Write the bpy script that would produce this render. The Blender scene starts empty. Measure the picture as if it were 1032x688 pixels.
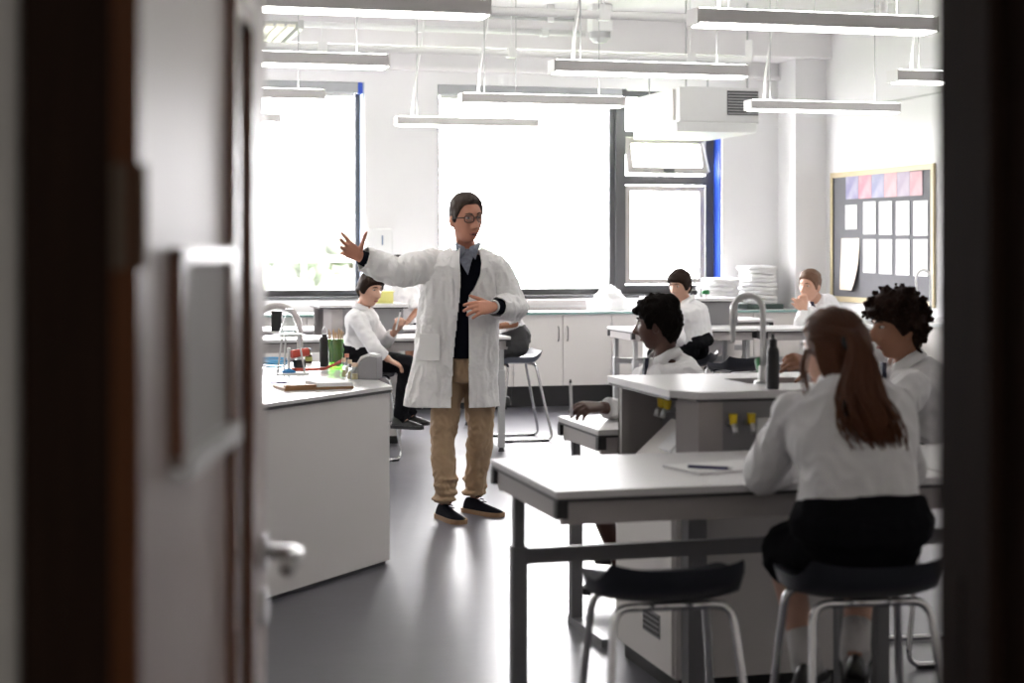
import bpy, math, random
from mathutils import Vector as V, Matrix, noise
R = math.radians
scene = bpy.context.scene
COL = scene.collection
# ------------------------------------------------------------------ camera, sky, exposure
F, CX, HY, CH, YAW = 1700.0, 516.0, 250.0, 1.5, R(14.7)      # focal length in px, horizon row, eye height
FW = V((math.sin(YAW), math.cos(YAW), 0)); RT = V((math.cos(YAW), -math.sin(YAW), 0))
cd = bpy.data.cameras.new('camera'); cam = bpy.data.objects.new('camera', cd); COL.objects.link(cam)
cd.sensor_width = 36; cd.lens = 36 * F / 1032; cd.shift_y = -(344 - HY) / 1032
cam.location = (0, 0, CH); cam.rotation_euler = (R(90), 0, -YAW)
cd.clip_start = 0.05; cd.clip_end = 500
cd.dof.use_dof = True; cd.dof.focus_distance = 9.5; cd.dof.aperture_fstop = 2.9
scene.camera = cam
scene.view_settings.view_transform = 'Standard'; scene.view_settings.look = 'None'
scene.view_settings.gamma = 1; scene.view_settings.use_curve_mapping = False
scene.view_settings.exposure = 0.95
SKY = 19.0; LAMP = 7.0
w = bpy.data.worlds.new('sky'); scene.world = w; w.use_nodes = True
bgn = w.node_tree.nodes['Background']; bgn.inputs[0].default_value = (1.0, 0.975, 0.99, 1); bgn.inputs[1].default_value = SKY
def portal(x0, x1, z0, z1, y):                                 # guides sky sampling to the window opening, emits nothing
    l = bpy.data.lights.new('sky_portal', 'AREA'); l.shape = 'RECTANGLE'; l.size = x1 - x0; l.size_y = z1 - z0
    l.cycles.is_portal = True
    o = bpy.data.objects.new('sky_portal', l); COL.objects.link(o)
    o.location = ((x0 + x1) / 2, y, (z0 + z1) / 2); o.rotation_euler = (R(-90), 0, 0)

def at(px, py, d):                                             # world point seen at a pixel at depth d
    return FW * d + RT * ((px - CX) / F * d) + V((0, 0, CH - (py - HY) / F * d))
def atz(px, py, z):
    return at(px, py, (CH - z) * F / (py - HY))
def atX(px, py, X):
    u = (px - CX) / F; return at(px, py, X / (FW.x + RT.x * u))
def atY(px, py, Y):
    u = (px - CX) / F; return at(px, py, Y / (FW.y + RT.y * u))

# ------------------------------------------------------------------ mesh helpers
class MB:
    def __init__(s): s.v = []; s.f = []; s.m = []
    def add(s, vs, fs, mi=0):
        o = len(s.v); s.v += [V(p) for p in vs]; s.f += [tuple(i + o for i in f) for f in fs]; s.m += [mi] * len(fs); return s
    def box(s, x0, x1, y0, y1, z0, z1, mi=0):
        return s.add([(x0,y0,z0),(x1,y0,z0),(x1,y1,z0),(x0,y1,z0),(x0,y0,z1),(x1,y0,z1),(x1,y1,z1),(x0,y1,z1)],
                     [(0,3,2,1),(4,5,6,7),(0,1,5,4),(1,2,6,5),(2,3,7,6),(3,0,4,7)], mi)
    def obox(s, c, sx, sy, sz, M=None, mi=0):
        M = M or Matrix.Identity(3); c = V(c)
        P = [M @ V((a*sx/2, b*sy/2, e*sz/2)) + c for e in (-1, 1) for a, b in ((-1,-1),(1,-1),(1,1),(-1,1))]
        return s.add(P, [(0,3,2,1),(4,5,6,7),(0,1,5,4),(1,2,6,5),(2,3,7,6),(3,0,4,7)], mi)
    def loft(s, rings, cap=True, mi=0):
        n = len(rings[0]); vs = [p for r in rings for p in r]; fs = []
        for i in range(len(rings) - 1):
            for j in range(n):
                k = (j + 1) % n; fs.append((i*n+j, i*n+k, (i+1)*n+k, (i+1)*n+j))
        if cap: fs.append(tuple(reversed(range(n)))); fs.append(tuple(range((len(rings)-1)*n, len(rings)*n)))
        return s.add(vs, fs, mi)
    def cone(s, p0, p1, r0, r1, n=12, mi=0):
        p0, p1 = V(p0), V(p1); a = (p1 - p0).normalized(); u = a.orthogonal().normalized(); w_ = a.cross(u)
        return s.loft([[p + (u*math.cos(t) + w_*math.sin(t))*r for t in [2*math.pi*k/n for k in range(n)]] for p, r in ((p0, r0), (p1, r1))], True, mi)
    def ball(s, c, r, M=None, nu=14, nv=9, mi=0):
        c = V(c); r = (r, r, r) if not hasattr(r, '__len__') else r; vs = [];
        for i in range(1, nv):
            e = -math.pi/2 + math.pi*i/nv
            for j in range(nu):
                a = 2*math.pi*j/nu; p = V((r[0]*math.cos(e)*math.cos(a), r[1]*math.cos(e)*math.sin(a), r[2]*math.sin(e)))
                vs.append((M @ p if M else p) + c)
        b = V((0, 0, -r[2])); t = V((0, 0, r[2])); vs += [(M @ b if M else b) + c, (M @ t if M else t) + c]
        fs = [(i*nu+j, i*nu+(j+1) % nu, (i+1)*nu+(j+1) % nu, (i+1)*nu+j) for i in range(nv-2) for j in range(nu)]
        B = len(vs) - 2; T = B + 1
        fs += [(B, (j+1) % nu, j) for j in range(nu)] + [(T, (nv-2)*nu+j, (nv-2)*nu+(j+1) % nu) for j in range(nu)]
        return s.add(vs, fs, mi)
    def cap(s, p0, p1, r0, r1, n=14):
        s.cone(p0, p1, r0, r1, n); s.ball(p0, r0, None, n, 8); return s.ball(p1, r1, None, n, 8)
    def tube(s, pts, r, n=8, closed=False, mi=0):
        pts = [V(p) for p in pts]; m = len(pts); rs = r if hasattr(r, '__len__') else [r]*m
        T = []
        for i in range(m):
            a = pts[(i+1) % m] if (closed or i < m-1) else pts[i]; b = pts[i-1] if (closed or i > 0) else pts[i]
            T.append((a - b).normalized())
        u = T[0].orthogonal().normalized(); rings = []
        for i in range(m):
            u = (u - T[i]*u.dot(T[i])).normalized(); w_ = T[i].cross(u)
            rings.append([pts[i] + (u*math.cos(2*math.pi*k/n) + w_*math.sin(2*math.pi*k/n))*rs[i] for k in range(n)])
        if closed: rings.append(rings[0])
        return s.loft(rings, not closed, mi)
    def lathe(s, prof, c=(0,0,0), n=20, mi=0):
        c = V(c); return s.loft([[c + V((max(r,1e-4)*math.cos(2*math.pi*k/n), max(r,1e-4)*math.sin(2*math.pi*k/n), z)) for k in range(n)] for r, z in prof], True, mi)
    def prism(s, poly, z0, z1, mi=0):
        n = len(poly); area = sum(poly[i][0]*poly[(i+1) % n][1] - poly[(i+1) % n][0]*poly[i][1] for i in range(n))
        if area < 0: poly = poly[::-1]
        return s.loft([[V((x, y, z0)) for x, y in poly], [V((x, y, z1)) for x, y in poly]], True, mi)
    def mesh(s, name):
        me = bpy.data.meshes.new(name); me.from_pydata([tuple(p) for p in s.v], [], s.f); me.update(); return me
    def build(s, name, mats, parent=None, smooth=False, bevel=0, solid=0, sub=0, **tags):
        me = s.mesh(name); mats = mats if isinstance(mats, (list, tuple)) else [mats]
        for m_ in mats: me.materials.append(m_)
        if len(mats) > 1: me.polygons.foreach_set('material_index', s.m)
        return link(name, me, parent, smooth, bevel, solid, sub, **tags)
def link(name, me, parent=None, smooth=False, bevel=0, solid=0, sub=0, **tags):
    o = bpy.data.objects.new(name, me); COL.objects.link(o); o.parent = parent
    if smooth:
        me.polygons.foreach_set('use_smooth', [True]*len(me.polygons))
        if smooth == 'auto':
            try: me.set_sharp_from_angle(angle=R(40))
            except Exception: pass
    if solid:
        m_ = o.modifiers.new('solid', 'SOLIDIFY'); m_.thickness = solid; m_.offset = 0
    if bevel:
        m_ = o.modifiers.new('bevel', 'BEVEL'); m_.width = bevel; m_.segments = 2; m_.limit_method = 'ANGLE'; m_.angle_limit = R(50)
    if sub:
        m_ = o.modifiers.new('sub', 'SUBSURF'); m_.levels = sub; m_.render_levels = sub
    for k, v in tags.items(): o[k] = v
    return o
def thing(name, label, cat, loc=(0,0,0), rz=0, group=None):
    o = bpy.data.objects.new(name, None); COL.objects.link(o); o.location = loc; o.rotation_euler = (0, 0, rz)
    o.empty_display_size = .1
    o['label'] = label; o['category'] = cat
    if group: o['group'] = group
    return o
def copy_tree(o, loc, rz, label, group=None):
    r = o.copy(); COL.objects.link(r); r.location = loc; r.rotation_euler = (0, 0, rz); r['label'] = label
    if group: r['group'] = group
    def rec(src, dst):
        for ch in [c for c in bpy.data.objects if c.parent == src]:
            c = ch.copy(); COL.objects.link(c); c.parent = dst; rec(ch, c)
    rec(o, r); return r
def rounded(pts, r, n=5):
    pts = [V(p) for p in pts]; out = [pts[0]]
    for i in range(1, len(pts)-1):
        a, b, c = pts[i-1], pts[i], pts[i+1]
        q = min(r, (a-b).length*.45, (c-b).length*.45); p0 = b + (a-b).normalized()*q; p1 = b + (c-b).normalized()*q
        for k in range(n+1):
            t = k/n; out.append(p0*(1-t)**2 + b*2*t*(1-t) + p1*t*t)
    out.append(pts[-1]); return out

# ------------------------------------------------------------------ materials
MATS = {}
def mat(name, col, rough=.5, metal=0, var=.06, vscale=8, bump=0, bscale=40, stretch=(1,1,1), emit=0, spec=.5, trans=0, coat=0, col2=None, sheen=0):
    if name in MATS: return MATS[name]
    m = bpy.data.materials.new(name); m.use_nodes = True; nt = m.node_tree; N = nt.nodes; L = nt.links; b = N['Principled BSDF']
    tc = N.new('ShaderNodeTexCoord'); mp = N.new('ShaderNodeMapping'); mp.inputs['Scale'].default_value = stretch
    L.new(tc.outputs['Object'], mp.inputs[0])
    nz = N.new('ShaderNodeTexNoise'); nz.inputs['Scale'].default_value = vscale; nz.inputs['Detail'].default_value = 4
    L.new(mp.outputs[0], nz.inputs['Vector'])
    mx = N.new('ShaderNodeMix'); mx.data_type = 'RGBA'
    c2 = col2 or tuple(max(0, c*(1-var*2)) for c in col); c1 = col if col2 else tuple(min(1, c*(1+var*.5)) for c in col)
    mx.inputs[6].default_value = (*c1, 1); mx.inputs[7].default_value = (*c2, 1); L.new(nz.outputs['Fac'], mx.inputs[0]); L.new(mx.outputs[2], b.inputs['Base Color'])
    b.inputs['Roughness'].default_value = rough; b.inputs['Metallic'].default_value = metal; b.inputs['Specular IOR Level'].default_value = spec
    if coat: b.inputs['Coat Weight'].default_value = coat; b.inputs['Coat Roughness'].default_value = .15
    if sheen: b.inputs['Sheen Weight'].default_value = sheen
    if trans: b.inputs['Transmission Weight'].default_value = trans
    if emit: b.inputs['Emission Color'].default_value = (1, .97, .92, 1); b.inputs['Emission Strength'].default_value = emit
    if bump:
        n2 = N.new('ShaderNodeTexNoise'); n2.inputs['Scale'].default_value = bscale; n2.inputs['Detail'].default_value = 3; L.new(mp.outputs[0], n2.inputs['Vector'])
        bp = N.new('ShaderNodeBump'); bp.inputs['Strength'].default_value = bump; bp.inputs['Distance'].default_value = .01
        L.new(n2.outputs['Fac'], bp.inputs['Height']); L.new(bp.outputs[0], b.inputs['Normal'])
    MATS[name] = m; return m
def glassmat(name, tint=(1,1,1), gloss=.08, rough=.02):
    if name in MATS: return MATS[name]
    m = bpy.data.materials.new(name); m.use_nodes = True; nt = m.node_tree; N = nt.nodes; L = nt.links
    N.remove(N['Principled BSDF']); out = N['Material Output']
    t = N.new('ShaderNodeBsdfTransparent'); t.inputs[0].default_value = (*tint, 1)
    g = N.new('ShaderNodeBsdfGlossy'); g.inputs['Roughness'].default_value = rough
    fr = N.new('ShaderNodeLayerWeight'); fr.inputs[0].default_value = .25
    mu = N.new('ShaderNodeMath'); mu.operation = 'MULTIPLY_ADD'; mu.inputs[1].default_value = .5; mu.inputs[2].default_value = gloss
    L.new(fr.outputs['Facing'], mu.inputs[0]); mx = N.new('ShaderNodeMixShader'); L.new(mu.outputs[0], mx.inputs[0]); L.new(t.outputs[0], mx.inputs[1]); L.new(g.outputs[0], mx.inputs[2])
    L.new(mx.outputs[0], out.inputs[0]); MATS[name] = m; return m

WALL = mat('white_wall_paint', (.86,.85,.86), .6, var=.02, vscale=2)
CEIL = mat('white_ceiling_paint', (.87,.85,.86), .7, var=.02, vscale=3)
WOOD = mat('reddish_brown_wood', (.20,.075,.030), .35, var=.3, vscale=6, stretch=(18,18,1), col2=(.11,.036,.014), coat=.15)
DARKWOOD = mat('dark_stained_wood', (.030,.015,.010), .75, var=.3, vscale=6, stretch=(20,20,1), spec=.1)
LEAF = mat('pale_door_laminate', (.56,.475,.455), .42, var=.03, vscale=3)
STEEL = mat('brushed_steel', (.62,.62,.62), .28, 1, var=.05)
CHROME = mat('chrome_tube', (.70,.70,.71), .18, 1, var=.03)
GREYTUBE = mat('grey_painted_steel', (.20,.20,.21), .4, var=.05)
LTUBE = mat('light_grey_steel_and_lit_legs', (.46,.46,.47), .4, var=.05)  # also far table legs, whose brighter light is put into the colour
WTOP = mat('pale_grey_worktop', (.66,.65,.655), .38, var=.03, vscale=30, spec=.4)
EDGE = mat('black_worktop_edge', (.03,.028,.03), .45)
APRON = mat('warm_grey_laminate', (.42,.39,.385), .45, var=.04)
WPANEL = mat('off_white_laminate_panel', (.79,.76,.74), .45, var=.02, vscale=3)
GPANEL = mat('mid_grey_laminate', (.27,.265,.275), .45, var=.04)
DGREY = mat('dark_grey_plastic', (.07,.07,.075), .45)
BLACK = mat('black_plastic', (.012,.012,.013), .4)
BLUESEAT = mat('slate_blue_grey_plastic', (.12,.13,.16), .4, var=.04)
NAVYSEAT = mat('near_black_navy_plastic', (.022,.024,.032), .4)
WHITE = mat('white_plastic', (.82,.82,.82), .4, var=.02)
PAPER = mat('white_paper', (.86,.86,.86), .8, var=.02)
BLUEP = mat('bright_blue_paint', (.03,.09,.55), .4)
FRAMEG = mat('dark_grey_window_frame', (.085,.085,.09), .4)
FRAMEB = mat('beige_grey_window_sash', (.42,.39,.375), .45)
GLASS = glassmat('window_glass')
LABGLASS = glassmat('lab_glassware', (.93,.96,.95), .12)
GREENGLASS = glassmat('green_glass', (.30,.66,.16), .10)
YELLOW = mat('yellow_plastic', (.80,.58,.02), .4)
YBOX = mat('pale_yellow_box', (.90,.86,.30), .5)
RED = mat('red_rubber_tube', (.50,.06,.035), .45)
BLUE = mat('blue_plastic', (.03,.25,.60), .4)
GREEN = mat('green_plastic', (.03,.22,.07), .4)
# ------------------------------------------------------------------ the room
XL, XR, YF, YB, ZC = -3.0, 7.3, 1.65, 15.9, 3.75
def struct(name, mb, m, label=None, parent=None, **k):
    if parent is None: k['kind'] = 'structure'
    if label: k['label'] = label
    return mb.build(name, m, parent, **k)
FLOORM = mat('dark_slate_vinyl_floor', (.112,.110,.130), .33, var=.12, vscale=5, bump=.04, bscale=25, spec=.32)
struct('floor', MB().box(XL, XR, YF, YB, -.1, 0), FLOORM, 'dark slate grey vinyl classroom floor')
struct('floor_corridor', MB().box(-2.2, 2.6, -3, YF, -.1, 0), mat('corridor_carpet', (.05,.045,.045), .9), 'dark corridor floor outside the door')
struct('ceiling', MB().box(XL, XR, YF-.15, YB+.3, ZC, ZC+.15), CEIL, 'white classroom ceiling')
struct('ceiling_corridor', MB().box(-2.2, 2.6, -3, YF-.15, 2.75, 2.85), CEIL, 'corridor ceiling outside the door')
ZS, ZT = 1.04, 3.08                                           # sill and head of the windows
W1 = (.90, 2.72); W0 = (-1.85, -.05); W2 = (3.43, 6.36)
b = MB()
b.box(XL-.2, XR+.2, YB, YB+.3, -.1, ZS).box(XL-.2, XR+.2, YB, YB+.3, ZT, ZC+.15)
for x0, x1 in ((XL-.2, W0[0]), (W0[1], W1[0]), (W1[1], W2[0]), (W2[1], XR+.2)): b.box(x0, x1, YB, YB+.3, ZS, ZT)
struct('wall_back', b, WALL, 'white window wall at the far end of the classroom')
struct('wall_right', MB().box(XR, XR+.2, YF-.15, YB, -.1, ZC+.15), WALL, 'white side wall carrying the notice board')
struct('wall_left', MB().box(XL-.2, XL, YF-.15, YB, -.1, ZC+.15), WALL, 'white side wall hidden behind the open door')
DX0, DX1, DZ = .035, .915, 2.12                              # door opening
b = MB().box(XL, DX0-.03, YF-.15, YF, -.1, ZC).box(DX1+.03, XR, YF-.15, YF, -.1, ZC).box(DX0-.03, DX1+.03, YF-.15, YF, DZ+.03, ZC)
struct('wall_front', b, mat('corridor_wall_paint', (.60,.57,.54), .7, var=.03), 'wall around the doorway')
CW = MATS['corridor_wall_paint']
struct('wall_corridor_left', MB().box(-2.4, -2.2, -3, YF-.15, -.1, 2.85), CW, 'corridor side wall')
struct('wall_corridor_right', MB().box(2.6, 2.8, -3, YF-.15, -.1, 2.85), CW, 'corridor side wall opposite')
struct('wall_corridor_back', MB().box(-2.4, 2.8, -3.2, -3, -.1, 2.85), CW, 'corridor wall facing the doorway')
# pillar in the far right corner, beam over the windows, blue reveals
struct('wall_pillar', MB().box(6.97, XR, YB-.42, YB, 0, ZC), WALL, 'white boxed pillar in the far right corner')
struct('trim_1', MB().box(XL, XR, YB-.55, YB, 3.38, ZC), CEIL, 'white boxed beam above the windows')
struct('trim_2', MB().box(XL, XR, YB-.06, YB-.0, 3.20, 3.24), CEIL, 'slim white pipe casing above the blinds')
struct('trim_3', MB().box(XR-.012, XR, 11.0, YB-.42, 2.84, 2.855), mat('pale_grey_joint', (.6,.6,.6), .6), 'faint horizontal joint high on the right wall')
for k, x in enumerate((W0[1], W1[1], W2[1])):
    b = MB().box(x-.012, x, YB+.03, YB+.22, ZS, ZT)
    struct('trim_%d' % (4+k), b, BLUEP if k != 1 else mat('pale_blue_paint', (.42,.52,.72), .5), 'bright blue painted window reveal')
struct('trim_7', MB().box(XL, W2[1], YB-.03, YB+.22, ZS-.03, ZS), FRAMEG, 'dark grey window sill')
struct('baseboard_back', MB().box(XL, XR, YB-.02, YB, 0, .1), DGREY, 'dark skirting along the window wall')
struct('baseboard_right', MB().box(XR-.02, XR, YF, YB-.42, 0, .1), DGREY, 'dark skirting along the right wall')
def window(n, x0, x1, z0, z1, label, fw=.06, mats=None):
    y0, y1 = YB+.20, YB+.28
    fr = struct('window_%d' % n, MB().box(x0, x1, y0, y1, z0, z0+fw).box(x0, x1, y0, y1, z1-fw, z1).box(x0, x0+fw, y0, y1, z0+fw, z1-fw).box(x1-fw, x1, y0, y1, z0+fw, z1-fw), mats or FRAMEG, label)
    MB().box(x0+fw, x1-fw, y0+.03, y0+.04, z0+fw, z1-fw).build('pane', GLASS, fr)
    return fr
window(1, *W1, ZS, ZT, 'tall window on the left looking out on trees')
window(2, W2[0], 5.29, ZS, ZT, 'wide single pane window behind the teacher')
window(4, *W0, ZS, ZT, 'tall window further left behind the door')
XM = 5.29
w3 = struct('window_3', MB().box(XM, XM+.10, YB+.16, YB+.28, ZS, ZT).box(W2[1]-.1, W2[1]-.012, YB+.2, YB+.28, ZS, ZT).box(XM+.08, W2[1]-.1, YB+.2, YB+.28, ZS, ZS+.09)
    .box(XM+.08, W2[1]-.1, YB+.2, YB+.28, 2.14, 2.23).box(XM+.08, W2[1]-.1, YB+.2, YB+.28, 2.62, 2.68).box(XM+.08, W2[1]-.1, YB+.2, YB+.28, ZT-.06, ZT), FRAMEG, 'narrow window with a tilted top light beside the pillar')
x0, x1 = XM+.11, W2[1]-.11
def sash(z0, z1, tilt, name):
    f = MB(); t = .055
    for a in ((x0, x1, -.02, .02, z0-z1, z0-z1+t), (x0, x1, -.02, .02, -t, 0), (x0, x0+t, -.02, .02, z0-z1+t, -t), (x1-t, x1, -.02, .02, z0-z1+t, -t)): f.box(*a)
    o = f.build(name, FRAMEB, w3); o.location = (0, YB+.22, z1); o.rotation_euler = (tilt, 0, 0)
    p = MB().box(x0+t, x1-t, -.004, .004, z0-z1+t, -t).build('pane', GLASS, o)
    return o
sash(ZS+.10, 2.13, 0, 'lower_sash')
s_ = sash(2.24, 2.61, R(-17), 'tilted_top_sash')
MB().box((x0+x1)/2-.05, (x0+x1)/2+.05, -.05, -.02, -.375, -.345).build('catch', DGREY, s_)
MB().tube([(x1-.03, -.02, -.05), (x1+.005, -.02, -.36)], .012).build('stay', WHITE, s_)
MB().box(x0+.09, x1-.09, YB+.235, YB+.245, 2.69, ZT-.07).build('pane', GLASS, w3)
for x0_, x1_ in (W1, (W2[0], XM), (XM, W2[1]), W0): portal(x0_, x1_, ZS, ZT, YB+.34)
# roller blinds wound up at the window heads
for (x0_, x1_), lab in (((W1[0]+.02, W1[1]-.06), 'grey rolled up blind above the left window'), ((W2[0]+.01, XM+.02), 'grey rolled up blind above the wide window')):
    t = thing('roller_blind', lab, 'blind', ((x0_+x1_)/2, YB+.07, ZT-.1), 0); hw = (x1_-x0_)/2
    MB().box(-hw, hw, -.05, .05, 0, .1).build('cassette', mat('pale_grey_aluminium', (.45,.46,.48), .4), t, bevel=.008)
    MB().box(-hw+.03, hw-.03, -.012, .012, -.035, 0).build('hem_bar', WHITE, t)
    MB().box(hw, hw+.045, -.05, .05, -.005, .105).build('end_bracket', BLUEP if x1_ < 3 else DGREY, t)
# ------------------------------------------------------------------ doorway, door leaf
fr = struct('door_frame', MB().box(DX0-.03, DX0, YF-.17, YF+.01, 0, DZ+.03).box(DX1, DX1+.03, YF-.17, YF+.01, 0, DZ+.03).box(DX0, DX1, YF-.17, YF+.01, DZ, DZ+.03), DARKWOOD, 'dark stained timber door frame')
MB().box(DX0-.075, DX0-.002, YF-.185, YF-.165, 0, DZ+.1).build('architrave', DARKWOOD, fr)
MB().box(DX1+.002, DX1+.11, YF-.185, YF-.165, 0, DZ+.1).build('architrave', DARKWOOD, fr)
MB().box(DX1-.014, DX1, YF-.12, YF-.07, 0, DZ).build('door_stop', DARKWOOD, fr)
MB().box(DX1-.003, DX1, YF-.045, YF-.02, .85, 1.15).build('strike_plate', DARKWOOD, fr)
LD = at(140, 300, 1.60); LD.z = 0
ang = math.atan2((FW - RT*.0165).y, (FW - RT*.0165).x)         # the leaf points down this bearing from its hinge
door = thing('door_1', 'open door leaf with brown lipping and a tall slot window', 'door', LD, ang)
door['kind'] = 'structure'; del door['category']
LWd, LTH, LH = .93, .046, 2.08                                # local: x along the leaf, y: -.0 is the face we see (towards -y)
SW0, SW1, SZ0, SZ1 = .575, .705, .55, 1.80
b = MB()
b.box(.012, SW0, .0, LTH, .008, LH).box(SW1, LWd-.008, 0, LTH, .008, LH).box(SW0, SW1, 0, LTH, .008, SZ0).box(SW0, SW1, 0, LTH, SZ1, LH)
b.build('leaf', LEAF, door)
MB().box(0, .012, 0, LTH, .008, LH).build('lipping', WOOD, door)
MB().box(LWd-.008, LWd, 0, LTH, .008, LH).build('lipping', WOOD, door)
B_ = .028
f = MB().box(SW0-B_, SW0, -.012, LTH+.012, SZ0-B_, SZ1+B_).box(SW1, SW1+B_, -.012, LTH+.012, SZ0-B_, SZ1+B_).box(SW0, SW1, -.012, LTH+.012, SZ0-B_, SZ0).box(SW0, SW1, -.012, LTH+.012, SZ1, SZ1+B_)
vp = f.build('slot_window_frame', WOOD, door)
MB().box(SW0, SW1, .018, .026, SZ0, SZ1).build('pane', mat('brown_tinted_glass', (.14,.07,.045), .45, spec=.25), vp)
# framed notice on the leaf
n0, n1, nz0, nz1 = .155, .53, 1.27, 1.50
f = MB().box(n0, n0+.02, -.014, 0, nz0, nz1).box(n1-.02, n1, -.014, 0, nz0, nz1).box(n0, n1, -.014, 0, nz1-.016, nz1)
nf = f.build('notice_frame', WOOD, door, label='brown framed white notice')
MB().box(n0, n1, -.022, 0, nz0-.012, nz0+.012).build('ledge', WHITE, nf)
MB().box(n0+.02, n1-.02, -.006, 0, nz0+.012, nz1-.016).build('notice_sheet', mat('matt_notice', (.55,.53,.52), .7), nf)
for hz in (.25, 1.53):
    h = MB().box(-.002, .0, .010, LTH-.014, hz-.05, hz+.05).build('hinge', mat('aged_brass', (.22,.16,.12), .5, .6), door)
    MB().cone((-.004, -.004, hz-.05), (-.004, -.004, hz+.05), .005, .005).build('knuckle', MATS['aged_brass'], h)
hd = MB().cone((LWd-.06, 0, 1.055), (LWd-.06, -.01, 1.055), .027, .027, 20).build('handle_rose', STEEL, door, smooth='auto')
MB().tube(rounded([(LWd-.06, -.008, 1.055), (LWd-.06, -.055, 1.055), (LWd-.19, -.055, 1.055)], .02), .0105, 12).build('lever', STEEL, hd, smooth=True)
MB().cone((LWd-.06, 0, .975), (LWd-.06, -.009, .975), .026, .026, 20).build('lock_rose', STEEL, door, smooth='auto')
MB().cone((LWd-.06, LTH, 1.055), (LWd-.06, LTH+.01, 1.055), .027, .027, 20).build('handle_rose', STEEL, door, smooth='auto')
MB().tube(rounded([(LWd-.06, LTH+.008, 1.055), (LWd-.06, LTH+.055, 1.055), (LWd-.19, LTH+.055, 1.055)], .02), .0105, 12).build('lever', STEEL, door, smooth=True)
MB().box(LWd, LWd+.002, .012, LTH-.012, .93, 1.1).build('latch_plate', STEEL, door)

# ------------------------------------------------------------------ outside
GR = mat('lawn', (.10,.16,.05), .9)
struct('ground_outside', MB().box(-80, 140, YB+1, 260, -7, -6.8), GR, 'pale lawn far below the windows')
FOL = mat('hazy_green_foliage', (.11,.125,.10), .9, var=.3, vscale=.6); TRK = mat('tree_bark', (.1,.07,.05), .9)
random.seed(4)
tw = ['low round', 'tall broad', 'leaning', 'slim', 'bushy', 'spreading', 'short']
for k, (px, d, top) in enumerate(((262, 78, 226), (283, 92, 231), (300, 70, 236), (322, 84, 229), (341, 105, 240), (356, 95, 234), (488, 88, 243))):
    base = at(px, 250, d); base.z = -6.8; hgt = CH + (HY - top)/F*d + 6.8
    t = thing('tree', '%s hazy green tree outside the %s window' % (tw[k], 'left' if px < 400 else 'wide'), 'tree', base, 0, 'trees outside the windows')
    MB().cone((0,0,0), (0,0,hgt*.6), .35, .18, 8).build('trunk', TRK, t)
    cr = MB()
    for q in range(26):
        a = random.uniform(0, 6.28); rr = random.uniform(0, 2.6); zz = random.uniform(.35, .93)
        cr.ball((math.cos(a)*rr*(1.1-zz*.6), math.sin(a)*rr*(1.1-zz*.6), hgt*zz), random.uniform(.5, 1.0)*(1.35-zz*.5), None, 9, 6)
    cr.build('crown', FOL, t, smooth=True)
bw = mat('pale_render', (.40,.41,.41), .8); bg_ = mat('pale_blue_window', (.20,.27,.29), .3)
p = at(558, 250, 66); p.z = -6.8
t = thing('building', 'pale building with blue windows seen through the wide window', 'building', p, -YAW)
MB().box(-2.2, 2.8, 0, 6, 0, 9.4).build('wall', bw, t)
MB().box(-2.4, 3.0, -.2, 6.2, 9.4, 9.6).build('roof', bw, t)
for x in (-1.6, -.3, 1.0, 2.0):
    for z in (3.0, 7.0): MB().box(x, x+.6, -.06, .0, z, z+1.5).build('window', bg_, t)
t = thing('railing', 'white railing outside the left window', 'railing', (1.6, 19.5, 0), 0)
MB().box(-3.5, 2.2, -.03, .03, 1.34, 1.42).build('handrail', WHITE, t)
for k in range(6): MB().box(-3.4+k*1.1, -3.35+k*1.1, -.025, .025, -.2, 1.34).build('post', WHITE, t)
struct('balcony', MB().box(-2.5, 4.2, YB+.3, 19.7, -.4, -.2), bw, 'pale terrace slab outside the left window')

# ------------------------------------------------------------------ ceiling things
DIFF = mat('lit_lamp_diffuser', (.9,.9,.9), .5, emit=LAMP); BODY = mat('lamp_housing', (.84,.82,.81), .45, var=.02); BODYW = mat('white_lamp_housing', (.82,.81,.80), .45, var=.02)
rows = [('nearest the door', 7.15), ('above the teacher', 9.3), ('beyond the teacher', 11.45), ('next to the windows', 13.6)]
cols = [('far left', -1.57), ('left', .57), ('middle', 2.71), ('right', 4.86)]
lamp0 = None
for rn, ry in rows:
    for cn, cx in cols:
        lab = 'white hanging strip lamp in the %s column, row %s' % (cn, rn)
        if cn == 'right' and ry > 13: continue                 # the ventilation unit hangs there
        loc = (cx+.60-.02*(ry-7.15), ry, 2.5)
        if lamp0 is None:
            lamp0 = t = thing('strip_lamp', lab, 'lamp', loc, 0, 'hanging strip lamps')
            MB().box(-.59, .59, -.07, .07, .012, .075).build('housing', BODY, t, bevel=.006)
            MB().box(-.575, .575, -.055, .055, 0, .0125).build('diffuser', DIFF, t)
            MB().box(-.575, .575, -.055, .055, .0755, .079).build('uplight', mat('lit_uplight', (.9,.9,.9), .5, emit=LAMP*1.6), t)
            for s in (-1, 1):
                MB().box(s*.592-.004, s*.592+.004, -.072, .072, .004, .078).build('end_cap', BODYW, t)
                MB().tube([(s*.42, 0, .07), (s*.42, 0, ZC-2.5)], .004, 6).build('hanging_wire', LTUBE, t)
            MB().tube([(-.46, .02, .07), (-.45, .02, .25), (-.36, .02, .8), (-.33, .02, ZC-2.5)], .009, 6).build('power_cord', WHITE, t)
        else: copy_tree(lamp0, loc, 0, lab)
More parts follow.
